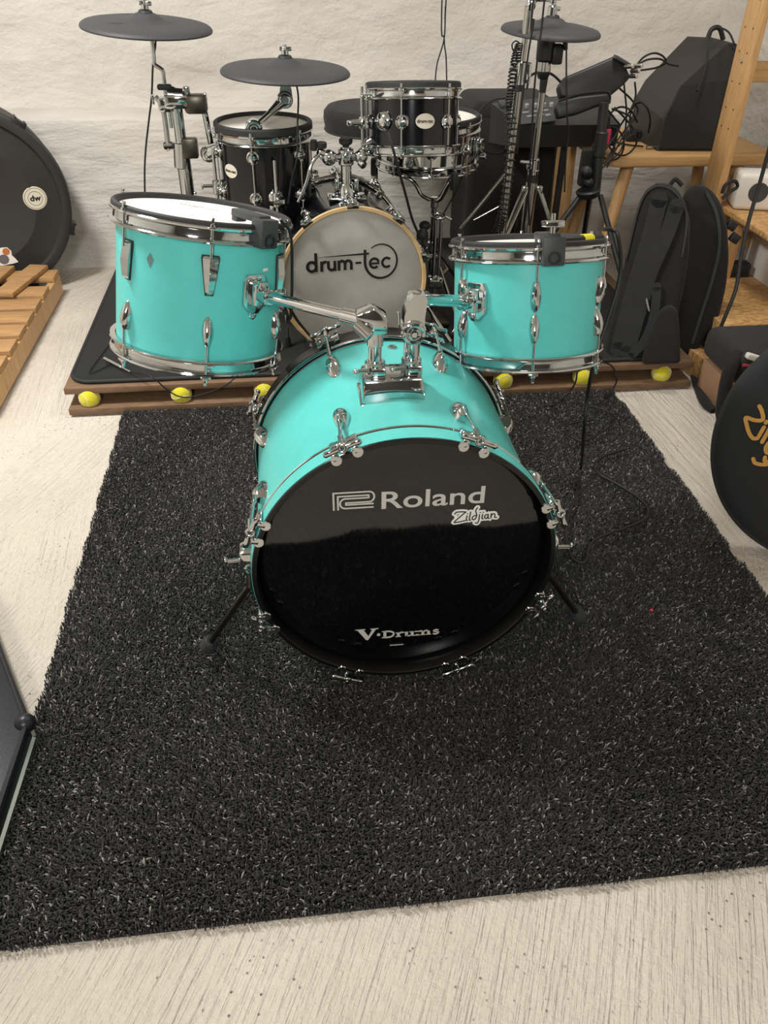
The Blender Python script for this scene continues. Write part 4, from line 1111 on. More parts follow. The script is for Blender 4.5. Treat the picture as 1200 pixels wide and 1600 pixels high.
sub = thing('loudspeaker', 'large dark box loudspeaker standing on the riser against the back wall', 'speaker', (.915, 3.44, MT))
MB().box((.915, 3.44, (MT + .725) / 2), (.355, .36, .725 - MT), .045, seg=4).build('cabinet', M['fabric'], sub)
MB().box((.915, 3.258, (MT + .70) / 2), (.30, .006, .54), .002).build('grille', M['speaker'], sub)
pl = MB().box((1.178, 3.43, (MT + .64) / 2), (.085, .025, .64 - MT), .003, rot=Matrix.Rotation(R(-2), 3, 'Y')).build('pine_board', M['pine'])
tag(pl, 'upright pine board beside the dark box loudspeaker', 'board')

# sloped mixer-like drum module
md = thing('drum_module', 'black sloping drum module with knobs between the loudspeaker and the tilted pad', 'drum module', (1.0, 3.05, MT))
A_, B_, C_, D_ = at(768, 163, Y=3.20), at(874, 148, Y=3.20), at(868, 190, Y=3.00), at(812, 196, Y=3.00)
E_ = at(962, 178, Y=3.06)
dz = V((0, .01, -.075))
MB().loft([[D_, V((E_.x, 3.00, C_.z - .012)), V((E_.x, 3.20, B_.z - .03)), A_ + V((0.0, 0, 0))], [D_ + dz, V((E_.x, 3.01, C_.z - .085)), V((E_.x, 3.20, C_.z - .085)), A_ + V((0, 0, -.13))]][::-1]).build('body', M['plastic'], md)
PF = frame(D_, ((C_ - D_).cross(A_ - D_)), C_ - D_)
if PF[2][2] < 0: PF = frame(D_, -((C_ - D_).cross(A_ - D_)), C_ - D_)
ipf = PF.inverted(); q4 = [ipf @ x for x in (D_, C_, B_, A_)]
pan = MB().prism([(q.x, q.y) for q in q4], .001, .004, PF).build('control_panel', M['grey_plastic'], md)
cxy = lambda s, t: (q4[0] * (1 - s) + q4[1] * s) * (1 - t) + (q4[3] * (1 - s) + q4[2] * s) * t
for s, t, w_, h_ in ((.42, .25, .030, .008), (.62, .25, .030, .008), (.36, .42, .024, .008), (.56, .42, .024, .008), (.76, .42, .022, .008), (.80, .22, .018, .010)):
    q = cxy(s, t); MB(PF).box((q.x, q.y, .006), (w_, h_, .006), .0015).build('button', M['screen'], pan)
for s, t in ((.30, .66), (.45, .66), (.60, .64), (.75, .62), (.88, .60)):
    q = cxy(s, t); MB(PF).cyl((q.x, q.y, .003), (q.x, q.y, .016), .0085, .0075, 16, .001).build('knob', M['screen'], pan)
q = cxy(.18, .82); MB(PF).box((q.x, q.y, .010), (.060, .050, .016), .004).build('display', M['grey_plastic'], pan)
MB().cyl((1.06, 3.12, MT), (1.06, 3.12, .64), .013, seg=16).build('support_pole', M['plastic'], md)

# tilted percussion pads seen from behind
def slab(name, mt, parent, pts, Y, lean, th):
    O = at(sum(p[0] for p in pts) / len(pts), sum(p[1] for p in pts) / len(pts), Y=Y)
    Fm = frame(O, (-.15, -1, lean), (1, 0, 0))
    return MB().prism(plane_poly(pts, Fm), -th, 0, Fm, bev=.009, seg=3).build(name, M[mt], parent)
pd = thing('percussion_pad', 'black multi pad tilted up on the black tripod stand', 'drum pad', (1.05, 2.92, MT))
slab('pad_housing', 'plastic', pd, [(872, 134), (880, 121), (925, 102), (962, 86), (972, 89), (986, 120), (977, 130), (955, 149), (918, 156), (876, 152)], 2.93, .35, .055)
slab('rear_tray', 'plastic', pd, [(867, 170), (872, 158), (905, 150), (950, 145), (957, 152), (954, 160), (930, 168), (905, 178), (872, 186)], 2.90, .25, .05)
MB().box(at(975, 97, Y=2.93), (.08, .03, .012), .004, rot=Matrix.Rotation(R(25), 3, 'Y')).build('edge_rail', M['grey_plastic'], pd)
for u, v in ((978, 105), (988, 112), (984, 120), (992, 104)):
    q = at(u, v, Y=2.90); MB().cyl(q + V((0, .01, 0)), q + V((0.012, -.03, .006)), .0065, seg=12, bev=.001).build('jack_plug', M['steel'], pd)
MB().tube([at(873, 158, Y=2.87), at(905, 147, Y=2.87), at(945, 143, Y=2.87), at(953, 150, Y=2.87), at(952, 162, Y=2.87)], .004, 8, 5).build('frame_wire', M['plastic'], pd)
pst = thing('pad_stand', 'black tripod stand under the tilted multi pad', 'stand', (1.02, 2.74, MT))
t0, t1 = at(944, 160, Y=2.76), at(930, 305, Y=2.74)
MB().tube([t0, t1], .016, 14).cyl(at(941, 205, Y=2.75), at(935, 245, Y=2.75), .0205, seg=18, bev=.003).build('column', M['plastic'], pst)
MB().cyl(at(919, 296, Y=2.74), at(919, 308, Y=2.74), .042, .036, 20, .005).ball(at(920, 285, Y=2.73), .016).ball(at(916, 268, Y=2.73), .020).build('hub', M['plastic'], pst)
for (u0, v0), (u1, v1), y1 in (((908, 305), (870, 356), 2.66), ((938, 305), (960, 388), 2.64), ((922, 306), (915, 350), 2.95)):
    f = at(u1, v1, Y=y1); s = at(u0, v0, Y=2.74); d_ = (f - s); f = s + d_ * ((MT + .012 - s.z) / d_.z)
    lo = MB().tube([s, f], .0095, 10).build('leg', M['plastic'], pst)
    MB().ball(f, .0135, seg=12).build('rubber_foot', M['rubber'], lo)
MB().box(at(917, 262, Y=2.78), (.05, .04, .12), .012).build('cable_bag', M['fabric'], pst)

# bench with the wedge monitor
TZ = .590
bn = thing('wooden_bench', 'light wood bench with rounded corners carrying the dark wedge speaker', 'bench', (1.52, 3.22, MT))
MB().prism([(x, y) for x, y in rrect(1.185, 2.99, 1.845, 3.50, .075, 8)], TZ - .042, TZ, bev=.008, seg=3).build('top', M['pine_h'], bn)
for sx_, sy_ in ((0, 0), (1, 0), (0, 1), (1, 1)):
    tp_ = V((1.31 if not sx_ else 1.745, 3.09 if not sy_ else 3.40, TZ - .04)); z_ = MT if not sx_ else .002
    bt_ = V((1.235 if not sx_ else 1.80, 3.06 if not sy_ else 3.43, z_))
    MB().cyl(bt_, tp_, .020, .025, 20, .002).build('leg', M['pine'], bn)
wd = thing('wedge_speaker', 'dark wedge-shaped monitor speaker standing on the light wood bench', 'speaker', (1.5, 3.2, TZ))
def up_to(p, z): return V((p.x, p.y, z))
fl0, fr0 = at(1030, 219, Y=3.06), at(1128, 221, Y=3.04); bl0 = at(985, 191, Y=3.34); brr = fr0 + (bl0 - fl0)
rows = []
for (lu, lv, ly), (ru, rv, ry), (bu, bv, by) in (((1030, 219, 3.06), (1128, 221, 3.04), (985, 191, 3.34)), ((1037, 188, 3.07), (1138, 180, 3.05), (994, 150, 3.36)), ((1060, 138, 3.11), (1152, 128, 3.09), (1008, 126, 3.38)), ((1098, 104, 3.17), (1160, 98, 3.13), (1040, 92, 3.40)), ((1134, 73, 3.24), (1168, 73, 3.20), (1074, 57, 3.42))):
    a, b, c_ = at(lu, lv, Y=ly), at(ru, rv, Y=ry), at(bu, bv, Y=by); rows.append([a, b, b + (c_ - a) * .9, c_])
zoff = TZ + .002 - min(p.z for p in rows[0])
for p in rows[0]: p.z = TZ + .002
bx_ = MB().loft(rows).build('cabinet', M['speaker2'], wd, angle=25)
fr_ = []
nrm = ((rows[2][1] - rows[2][0]).cross(rows[3][0] - rows[2][0])).normalized()
if nrm.y > 0: nrm = -nrm
gr = MB(); secs = []
for a, b, _, _ in rows:
    l = a.lerp(b, .03); r_ = a.lerp(b, .985); secs.append([l + nrm * .002, r_ + nrm * .002, r_ + nrm * .012, l + nrm * .012])
gr.loft(secs).build('grille', M['speaker'], wd, angle=25)
hn = MB().tube([at(1106, 60, Y=3.34), at(1112, 46, Y=3.34), at(1124, 44, Y=3.34), at(1130, 62, Y=3.34)], .009, 10, 4)
hn.build('handle', M['plastic'], wd)
cable('black cable looped over the top of the wedge speaker', [at(1148, 70, Y=3.17), at(1138, 50, Y=3.22), at(1120, 43, Y=3.25), at(1108, 55, Y=3.22), at(1106, 80, Y=3.12), at(1102, 108, Y=3.08), at(1090, 142, Y=3.04)], .0035)
q = at(1000, 210, Z=TZ + .022)
ad = thing('cable_adapter', 'small metal cable adapter lying on the bench beside the wedge speaker', 'adapter', (q.x, q.y, TZ))
MB().box((q.x - .03, q.y - .0, TZ + .020), (.055, .05, .038), .005).build('plug_body', M['plastic'], ad)
MB().cyl((q.x - .004, q.y, TZ + .020), (q.x + .040, q.y + .01, TZ + .020), .014, seg=16, bev=.002).build('plug_sleeve', M['chrome'], ad)
q = at(1010, 230, Z=TZ + .008)
jk = MB().cyl((q.x, q.y, TZ + .008), (q.x + .05, q.y + .004, TZ + .008), .006, seg=12, bev=.001)
tag(jk.build('jack_plug', M['steel']), 'metal jack plug lying at the front edge of the bench', 'jack plug')
cable('thin black cable lying along the bench top below the wedge speaker', [at(962, 222, Z=TZ + .005), at(980, 226, Z=TZ + .005), at(1005, 229, Z=TZ + .008)], .0032)

# pine shelf frame
shf = thing('wooden_shelf', 'pine shelf frame with a drilled upright in front of the bench', 'shelf', (1.75, 2.9, 0))
UX, UY0, UY1 = 1.558, 2.845, 2.955
MB().box((UX + .014, (UY0 + UY1) / 2, 1.10), (.028, UY1 - UY0, 2.2), .002).build('upright', M['pine'], shf)
for z_ in (.70, .76, .84, .93, 1.0, 1.08):
    for dy in (.028, .082):
        MB().cyl((UX - .0004, UY0 + dy, z_), (UX + .004, UY0 + dy, z_), .0032, seg=10).build('peg_hole', M['ink'], shf)
MB().lathe([(.0075, -.001), (.007, .002), (1e-5, .004)], tr(UX, UY0 + .05, .905) @ rot_y(-PI / 2), 16).build('bolt', M['chrome'], shf)
z_ = at(1185, 112, Y=2.92).z
MB().box((1.745, 2.92, z_), (.330, .03, .062), .003).build('cross_bar', M['pine_h'], shf)
MB().box((1.745, 2.92, .30), (.330, .03, .06), .003).build('cross_bar', M['pine_h'], shf)
MB().box((1.760, 2.62, .432), (.32, .60, .018), .001).build('shelf_board', M['osb'], shf)
MB().box((1.762, 2.66, .310), (.012, .42, .222), .001).build('side_panel', M['white_plastic'], shf)
MB().box((1.64, 2.80, .310), (.04, .04, .222), .002).build('leg', M['pine'], shf)
tag(MB().box((1.675, 2.60, .10), (.49, .49, .198), .002).build('wooden_box', M['osb']), 'low wooden box of pressed board under the pine shelf', 'box')
tag(MB().box((1.395, 2.46, .045), (.06, .28, .085), .002, rot=Matrix.Rotation(R(8), 3, 'Z')).build('board_offcut', M['osb']), 'small pressed board offcut on the floor at the end of the riser', 'board')
q = at(1150, 434, Z=.2)
pb = thing('power_adapter', 'small black power adapter on the low wooden box', 'power adapter', (q.x, q.y + .03, .2))
MB().box((q.x, q.y + .03, .2205 + .005), (.105, .055, .05), .006, rot=Matrix.Rotation(R(-6), 3, 'Z')).build('housing', M['plastic'], pb)
MB().box((q.x - .03, q.y + .0025, .2255), (.02, .004, .016), .001).build('label_plate', M['grey_plastic'], pb)
# white socket cube
q = at(1172, 328, Z=.441)
sk = thing('socket_cube', 'white cube power socket with a round black outlet on the shelf board', 'socket', (q.x + .02, q.y, .441))
Rz = Matrix.Rotation(R(-14), 3, 'Z')
MB().box((q.x + .012, q.y + .04, .441 + .0625), (.135, .11, .125), .016, rot=Rz, seg=4).build('housing', M['white_plastic'], sk)
fc = V((q.x + .012, q.y + .04, .441 + .064)) + Rz @ V((0, -.0555, 0))
MB().lathe([(1e-5, .001), (.022, .001), (.031, .003), (.034, .002), (.035, -.004)], frame(fc + V((.006, 0, 0)), Rz @ V((0, -1, 0))), 36).build('outlet', M['grey_plastic'], sk)
cable('thick black cable hanging past the white socket cube', [at(1204, 225, Y=2.45), at(1186, 290, Y=2.44), at(1170, 345, Y=2.42), at(1158, 400, Y=2.38), at(1150, 450, Y=2.34), at(1135, 490, Y=2.32), at(1118, 530, Y=2.31)], .0062)
cable('black cable and strap tangle hooked over the back of the backpack', [at(1128, 302, Y=2.75), at(1134, 288, Y=2.75), at(1148, 283, Y=2.75), at(1152, 292, Y=2.75), at(1140, 300, Y=2.75), at(1128, 310, Y=2.75)], .006)

# backpacks leaning on the riser
KF = frame((1.10, 2.37, MT + .002), (-.40, -.9, .24), (1, -.3, 0))
bp = thing('backpack', 'black backpack with shoulder straps leaning on the right end of the riser', 'backpack', (1.15, 2.45, MT))
front = [(943, 563), (955, 500), (968, 450), (978, 400), (990, 345), (1003, 305), (1018, 288), (1036, 284), (1054, 290), (1069, 310), (1079, 345), (1077, 400), (1069, 450), (1059, 495), (1058, 530), (1062, 568)]
MB().prism(plane_poly(front, KF), -.155, 0, KF, bev=.022, seg=4).build('main_body', M['fabric'], bp)
def on_k(mb_pts, w, th, z, n=6): return MB().stroke(plane_poly(mb_pts, KF), w, th, KF, z, n=n)
on_k([(1030, 312), (1018, 360), (1000, 420), (982, 480), (966, 545)], .050, .016, -.004).build('shoulder_strap', M['fabric2'], bp)
on_k([(1057, 322), (1040, 370), (1016, 425), (1000, 480), (980, 550)], .046, .018, -.004).build('shoulder_strap', M['fabric2'], bp)
on_k([(1026, 448), (1022, 490), (1008, 530), (985, 556)], .028, .020, -.004).build('lower_strap', M['fabric2'], bp)
on_k([(978, 404), (1000, 318), (1022, 292), (1048, 295), (1068, 318), (1073, 350), (1066, 400)], .006, .006, -.004).build('piping', M['rubber'], bp)
on_k([(1010, 466), (1014, 484)], .005, .022, 0, 0).build('strap_buckle', M['steel'], bp)
pk_ = MB().prism(plane_poly([(1028, 486), (1044, 474), (1058, 482), (1061, 510), (1062, 540), (1063, 566), (1002, 566), (1008, 536), (1018, 508)], KF), -.01, .034, KF, bev=.014, seg=3)
pk_.build('side_pocket', M['fabric'], bp)
MB().tube([rp(1045, 292, KF @ V((0, 0, -.06)), V((KF[0][2], KF[1][2], KF[2][2]))), rp(1055, 280, KF @ V((0, 0, -.06)), V((KF[0][2], KF[1][2], KF[2][2]))), rp(1066, 290, KF @ V((0, 0, -.06)), V((KF[0][2], KF[1][2], KF[2][2])))], .007, 8, 4).build('carry_handle', M['fabric'], bp)
bk2 = KF @ tr(0, 0, -.158)
b2 = thing('backpack', 'second black bag standing behind the backpack with straps', 'backpack', (1.28, 2.60, MT))
rear = [(1052, 545), (1058, 420), (1062, 330), (1072, 295), (1092, 286), (1112, 295), (1128, 318), (1137, 352), (1140, 400), (1136, 445), (1126, 490), (1112, 526), (1094, 540), (1086, 566)]
MB().prism(plane_poly(rear, bk2), -.075, 0, bk2, bev=.022, seg=4).build('main_body', M['fabric'], b2)
MB().stroke(plane_poly([(1104, 300), (1120, 335), (1124, 385), (1112, 440), (1096, 490), (1082, 535)], bk2), .010, .010, bk2, -.004, n=6).build('zipper', M['rubber'], b2)
for u, v in ((1143, 352), (1148, 372), (1120, 462)):
    q = rp(u, v, bk2 @ V((0, 0, -.035)), V((KF[0][2], KF[1][2], KF[2][2])))
    MB().box(q, (.032, .022, .030), .005, rot=Matrix.Rotation(R(30), 3, 'Y')).build('side_buckle', M['plastic'], b2)

# soft bag on a cardboard box
fx = at(1086, 590, Y=2.10).x + .105
tag(MB().box((fx + .235, 2.20, .056), (.42, .20, .110), .002).build('cardboard_box', M['cardboard']), 'brown cardboard box under the soft bag with the pink zipper', 'box')
sb = thing('soft_bag', 'soft black bag with a pink zipper lying on the cardboard box', 'bag', (fx + .22, 2.20, .114))
MB().box((fx + .24, 2.205, .166), (.44, .25, .104), .030, seg=4).build('body', M['fabric2'], sb)
zy = 2.078
MB().tube([V((fx + .03, zy + .006, .190)), V((fx + .14, zy + .003, .187)), V((fx + .34, zy + .003, .189))], .0045, 8, 4).build('zipper', M['red'], sb)
MB().box((fx + .06, 2.09, .212), (.05, .022, .018), .005, rot=Matrix.Rotation(R(18), 3, 'Y')).build('buckle', M['white_plastic'], sb)
stp = MB().tube([V((fx + .035, 2.13, .205)), V((fx - .005, 2.09, .17)), V((fx - .012, 2.07, .10)), V((fx - .008, 2.05, .03)), V((fx + .02, 2.02, .010)), V((fx + .05, 1.97, .010)), V((fx + .06, 1.92, .010))], .020, 10, 6)
stp.build('strap', M['fabric'], sb)
wb = MB().box((0, 0, 0), (.10, .006, .045), .002, m=tr(fx + .10, 2.062, .088) @ rot_y(R(28)) @ rot_x(R(-15))).box((0, 0, 0), (.07, .006, .03), .002, m=tr(fx + .12, 2.054, .070) @ rot_y(R(50)) @ rot_x(R(-20)))
wb.build('webbing', M['blue'], sb, 'blue webbing')
MB().tube([V((fx + .075, 2.068, .115)), V((fx + .065, 2.055, .07)), V((fx + .09, 2.035, .02)), V((fx + .12, 2.0, .010))], .010, 8, 4).build('strap', M['fabric'], sb)
st2 = MB().tube([at(1086, 572, Z=.012), at(1092, 600, Z=.010), at(1104, 630, Z=.010), at(1118, 640, Z=.012)], .020, 8, 6)
st2.v = [V((v.x, v.y, .004 + (v.z - .004) * .45)) for v in st2.v]
tag(st2.build('bag_strap', M['fabric']), 'flat black strap lying on the floor at the corner of the riser', 'strap')

# round cymbal bag
ca_ = .33; tl = .26
nb = V((-math.sin(ca_) * math.cos(tl), -math.cos(ca_) * math.cos(tl), math.sin(tl)))
rb_ = .303
GF = frame((1.272, 1.425, rb_ * math.cos(tl) + .006), nb, (1, -.3, 0))
cb = thing('cymbal_bag', 'round charcoal cymbal bag with gold script lettering leaning at the right', 'cymbal bag', (1.272, 1.425, 0))
MB(GF).lathe([(1e-5, .004), (.20, .003), (.27, 0), (.292, -.006), (.301, -.018), (.303, -.035), (.301, -.052), (.292, -.064), (.27, -.070), (1e-5, -.074)], None, 112).build('shell', M['bagcloth'], cb)
MB(GF).torus((0, 0, -.035), (0, 0, 1), .303, .0035, 112, 8).build('zipper', M['rubber'], cb)
o_ = GF.inverted() @ rp(1166, 655, GF.translation, nb)
GL = GF @ tr(o_.x, o_.y, .0032) @ rot_z(R(-58))
PX = [[(1186, 634), (1190, 643), (1191, 655), (1179, 656), (1165, 652), (1166, 663), (1170, 676), (1176, 684), (1183, 684)],
      [(1185, 681), (1193, 667)], [(1196, 660), (1197, 658)], [(1190, 690), (1199, 674), (1206, 661)],
      [(1209, 690), (1202, 690), (1196, 698), (1197, 706), (1204, 706), (1209, 697), (1210, 706), (1208, 719), (1196, 725), (1180, 723), (1176, 716)]]
lg_ = MB()
for k_i, p_ in enumerate(PX):
    lg_.stroke(plane_poly(p_, GF), .0088, .0012, GF, .0032 + k_i * 4e-5, n=(6 if len(p_) > 2 else 0), ramp=1.2e-5)
sc2 = script_mb(GL @ tr(.012, .012, 0), .0200, .0088, .0012, .0004, letters=[5, 6, 7, 8, 9, 10])
lg_.v += sc2.v; n0 = len(lg_.v) - len(sc2.v); lg_.f += [tuple(q_ + n0 for q_ in f) for f in sc2.f]
lg_.build('logo_lettering', M['gold'], cb)

# ================================================================== left-hand side
CX, CZ = -1.178, .3625
dc = thing('drum_case', 'big round black drum case with a round cream sticker against the back wall', 'drum case', (CX, 3.42, 0))
CF = frame((CX, 3.325, CZ), (.333, -.943, 0), (1, 0, 0)) @ Matrix.Diagonal((.975, .975, .66, 1))
NC = V((.333, -.943, 0))
MB(CF).lathe([(1e-5, -.030), (.06, -.030), (.08, -.022), (.22, -.022), (.225, -.019), (.231, -.019), (.236, -.022), (.322, -.021), (.331, -.002), (.352, .002), (.364, -.006), (.367, -.02), (.367, -.06), (.3705, -.065), (.3705, -.08), (.366, -.085), (.366, -.37), (.352, -.385), (1e-5, -.385)], None, 112).build('shell', M['case'], dc)
for a_ in (50, -20, 130):
    ca, sa = math.cos(R(a_)), math.sin(R(a_)); Bm = CF @ rot_z(R(a_))
    b = MB(Bm).box((.370, 0, -.06), (.022, .052, .10), .004).box((.378, -.020, -.06), (.016, .008, .085), .002).box((.378, .020, -.06), (.016, .008, .085), .002)
    b.build('latch', M['plastic'], dc)
MB(CF).box((0, -.3555, -.22), (.34, .026, .26), .006).build('foot_block', M['case'], dc)
so = CF.inverted() @ rp(55, 310, CF.translation - NC * .013, NC)
SF = CF @ tr(so.x, so.y, -.0195)
sk_ = MB(SF).lathe([(1e-5, .0016), (.044, .0016), (.046, -.003)], None, 48).build('round_sticker', M['badge'], dc, 'cream round sticker with dark rings')
for r_ in (.040, .027): MB(SF).torus((0, 0, .0017), (0, 0, 1), r_, .0008, 48, 6).build('ring_print', M['ink'], sk_)
text_mb('dw', SF @ tr(0, 0, .0017), .030, .0005, 1.1, .0012, center=True).build('sticker_lettering', M['ink'], sk_)
so = CF.inverted() @ rp(8, 400, CF.translation - NC * .014, NC)
PF_ = CF @ tr(so.x, so.y, -.0175)
ps_ = MB(PF_).prism([(-.06, -.030), (-.02, -.036), (.022, -.034), (.044, -.030), (.036, -.014), (.026, .0), (.028, .018), (.016, .034), (-.006, .036), (-.03, .028), (-.055, .034), (-.066, 0)], -.001, .0012).build('picture_sticker', M['white_print'], dc, 'white-edged sticker in brown and grey')
MB(PF_).cyl((.008, .018, .001), (.008, .018, .0022), .014, seg=24).build('sticker_print', M['sticker_brown'], ps_)
MB(PF_).cyl((-.008, -.012, .001), (-.008, -.012, .0021), .020, seg=24).build('sticker_print', M['sticker_grey'], ps_)

pt = thing('wooden_pallet', 'pine pallet on the floor in front of the round drum case', 'pallet', (-1.4, 3.0, 0))
px1 = -.925; L_ = .80
ys = [3.30, 3.115, 2.985, 2.865, 2.745, 2.62, 2.49, 2.36]
ws = [.095, .10, .10, .10, .10, .10, .10, .10]
for y_, w_ in zip(ys, ws):
    MB().box((px1 - L_ / 2, y_, .098), (L_, w_, .020), .002).build('slat', M['pallet'], pt)
for x_ in (px1 - .014, px1 - .40, px1 - .78):
    MB().box((x_, 2.825, .050), (.028, 1.05, .074), .002).build('stringer', M['pine'], pt)
for x_, y_, a_ in ((px1 - .105, 3.20, 10), (px1 - .225, 3.20, 14)):
    MB().box((x_, y_, .120), (.075, .31, .018), .002, rot=Matrix.Rotation(R(a_ - 22), 3, 'Z')).build('loose_slat', M['pallet'], pt)

fcz = .062
Cp, Ap, Bp = at(42, 1128, Z=fcz), at(0, 1015, Z=fcz), at(0, 1255, Z=fcz)
Af = Cp + (Ap - Cp) * 2.2; Bf = Cp + (Bp - Cp) * 2.4
flc = thing('flight_case', 'flat black case with aluminium edges and ball corner left of the rug', 'case', (Cp.x - .2, Cp.y, 0))
poly = [(Bf.x, Bf.y), (Cp.x, Cp.y), (Af.x, Af.y), (Af.x - .5, Af.y), (Bf.x - .5, Bf.y)]
MB().prism(poly, .004, fcz, bev=.003).build('body', M['flight'], flc)
for a, b in ((Cp, Af), (Cp, Bf)):
    MB().tube([a, b], .0055, 8).build('edge_profile', M['flight'], flc)
    MB().tube([V((a.x, a.y, .012)), V((b.x, b.y, .012))], .0085, 8).build('base_profile', M['alu'], flc)
MB().ball(Cp + V((-.004, 0, -.004)), .019, seg=24).build('ball_corner', M['flight'], flc)

# ================================================================== cables
cable('thin cable hanging from the highest grey cymbal down behind the wider turquoise tom', [CF1 @ V((.026, -.03, -.016)), S(243, 70), S(239, 100), S(237, 150), S(233, 185), S(228, 230), S(226, 270), S(227, 330)], .0030)
cable('thin cable hanging from the grey cymbal above the deep black floor tom', [CF2 @ V((.026, -.03, -.016)), at(466, 150, Y=2.62), at(465, 190, Y=2.57), at(464, 245, Y=2.55), at(456, 280, Y=2.55), at(450, 318, Y=2.56)], .0026)
cable('longer of two thin cables coming down from the ceiling behind the small black rack tom', [up_to(at(699, -40, Y=2.78), CEIL), at(699, -40, Y=2.78), at(696, 10, Y=2.78), at(694, 60, Y=2.78), at(683, 100, Y=2.78), at(680, 134, Y=2.78), at(682, 170, Y=2.78)], .0022)
cable('right of two thin cables coming down from the ceiling behind the small black rack tom', [up_to(at(692, -40, Y=2.775), CEIL), at(692, -40, Y=2.775), at(694, 60, Y=2.775), at(697, 90, Y=2.775), at(698, 134, Y=2.775), at(698, 170, Y=2.775)], .0022)
cable('black cable hanging straight down between the slim and the hi-hat stand', [up_to(at(854, -30, Y=2.60), CEIL), at(854, -30, Y=2.60), at(848, 30, Y=2.60), at(840, 90, Y=2.60), at(834, 150, Y=2.61), at(830, 230, Y=2.62), at(826, 300, Y=2.64), at(827, 352, Y=2.64)], .0030)
cable('black cable running down along the slim chrome stand', [up_to(at(836, -30, Y=2.63), CEIL), at(836, -30, Y=2.63), at(834, 30, Y=2.625), at(826, 80, Y=2.625), at(818, 140, Y=2.628), at(812, 190, Y=2.63), at(808, 240, Y=2.63)], .0030)
cable('thin cable hanging from the hi-hat cymbal in front of the tilted pad', [at(885, 62, Y=2.72), at(885, 80, Y=2.72), at(885, 130, Y=2.71), at(886, 180, Y=2.70), at(888, 210, Y=2.70), at(884, 250, Y=2.70), at(882, 300, Y=2.70)], .0028)
MB().cyl(at(883, 62, Y=2.72), at(884, 78, Y=2.72), .0085, .006, 12).build('cable_boot', M['plastic'], cy3)
cable('black cable arching from the hi-hat stand over the drum module', [at(823, 140, Y=2.85), at(828, 120, Y=2.86), at(845, 112, Y=2.88), at(862, 116, Y=2.9), at(876, 128, Y=2.9)], .0040)
cable('thin cable bowed from the snare drum up to the drum module', [at(747, 178, Y=3.0), at(756, 166, Y=3.0), at(772, 156, Y=3.0), at(790, 153, Y=3.05)], .0026)
cable('thin cable sagging from the snare drum to the curly cable', [at(744, 216, Y=2.85), at(752, 232, Y=2.8), at(768, 240, Y=2.75), at(785, 238, Y=2.7), at(797, 228, Y=2.66)], .0026)
cable('black cable running down from the small rack tom across the chrome snare', [at(607, 208, Y=2.42), at(612, 225, Y=2.40), at(622, 262, Y=2.40), at(634, 305, Y=2.42), at(645, 345, Y=2.44), at(660, 378, Y=2.46), at(668, 400, Y=2.48)], .0042)
cable('thin black cable slanting from the snare to the chrome post', [at(728, 262, Y=2.86), at(712, 300, Y=2.8), at(698, 325, Y=2.75), at(690, 340, Y=2.72)], .0026)
rr = random.Random(11)
for i, (x0, y0, w_, h_) in enumerate(((972, 205, 26, 38), (1000, 190, 16, 30), (955, 225, 20, 26))):
    ps_l = [at(x0 + w_ * math.cos(a), y0 + h_ * math.sin(a), Y=2.90 + .02 * i + .02 * math.sin(2 * a)) for a in [5.9 * k / 9 + i for k in range(10)]]
    cable(('largest', 'narrow tall', 'low')[i] + ' coil of black cable hanging between the pad stand and the bench', ps_l, .0034)
tops = [(950, 172), (956, 170), (960, 168), (948, 176), (975, 131), (946, 178), (953, 174), (968, 138)]
mids = [(968, 200), (985, 190), (990, 205), (955, 215), (972, 230), (945, 205), (960, 232), (996, 178)]
ends = [(930, 258), (948, 262), (962, 232), (925, 245), (935, 268), (918, 240), (928, 270), (948, 250)]
bund = ['cable loop nearest the tripod column under the tilted pad', 'widest cable loop bulging right from the tilted pad', 'cable loop crossing the red tag under the tilted pad', 'cable hanging close behind the tripod column', 'long cable falling from the right end of the tilted pad', 'cable curving left under the tray of the tilted pad', 'cable dropping to the cable pouch of the tripod', 'cable sweeping out over the bench edge from the tilted pad']
for i in range(8):
    y_ = 2.80 + .02 * i
    a, b, c_ = tops[i], mids[i], ends[i]
    cable('black ' + bund[i], [at(a[0], a[1], Y=y_), at((a[0] + b[0]) / 2 + rr.uniform(-6, 12), (a[1] + b[1]) / 2, Y=y_), at(*b, Y=y_), at((b[0] + c_[0]) / 2 + rr.uniform(-4, 4), (b[1] + c_[1]) / 2, Y=y_), at(*c_, Y=y_)], .0032, group=None)
cable('black cable arching from the jacks of the tilted pad to the wedge speaker', [at(992, 106, Y=2.92), at(1005, 90, Y=2.96), at(1022, 83, Y=3.0), at(1036, 88, Y=3.0), at(1040, 98, Y=3.02), at(1025, 106, Y=3.0), at(1000, 110, Y=2.95)], .0034)
cable('black cable lying over the side of the wedge speaker', [at(985, 118, Y=2.92), at(1005, 96, Y=2.95), at(1030, 92, Y=2.99), at(1045, 100, Y=3.02), at(1060, 103, Y=3.02)], .0034)
cable('black cable hanging in a bow from the pad to the bench', [at(992, 128, Y=2.92), at(993, 150, Y=2.92), at(985, 172, Y=2.92), at(972, 192, Y=2.94), at(958, 215, Y=2.96)], .0034)
MB().box(at(950, 214, Y=2.83), (.016, .006, .05), .002).build('cable_tag', M['red'], pst, 'red tag')
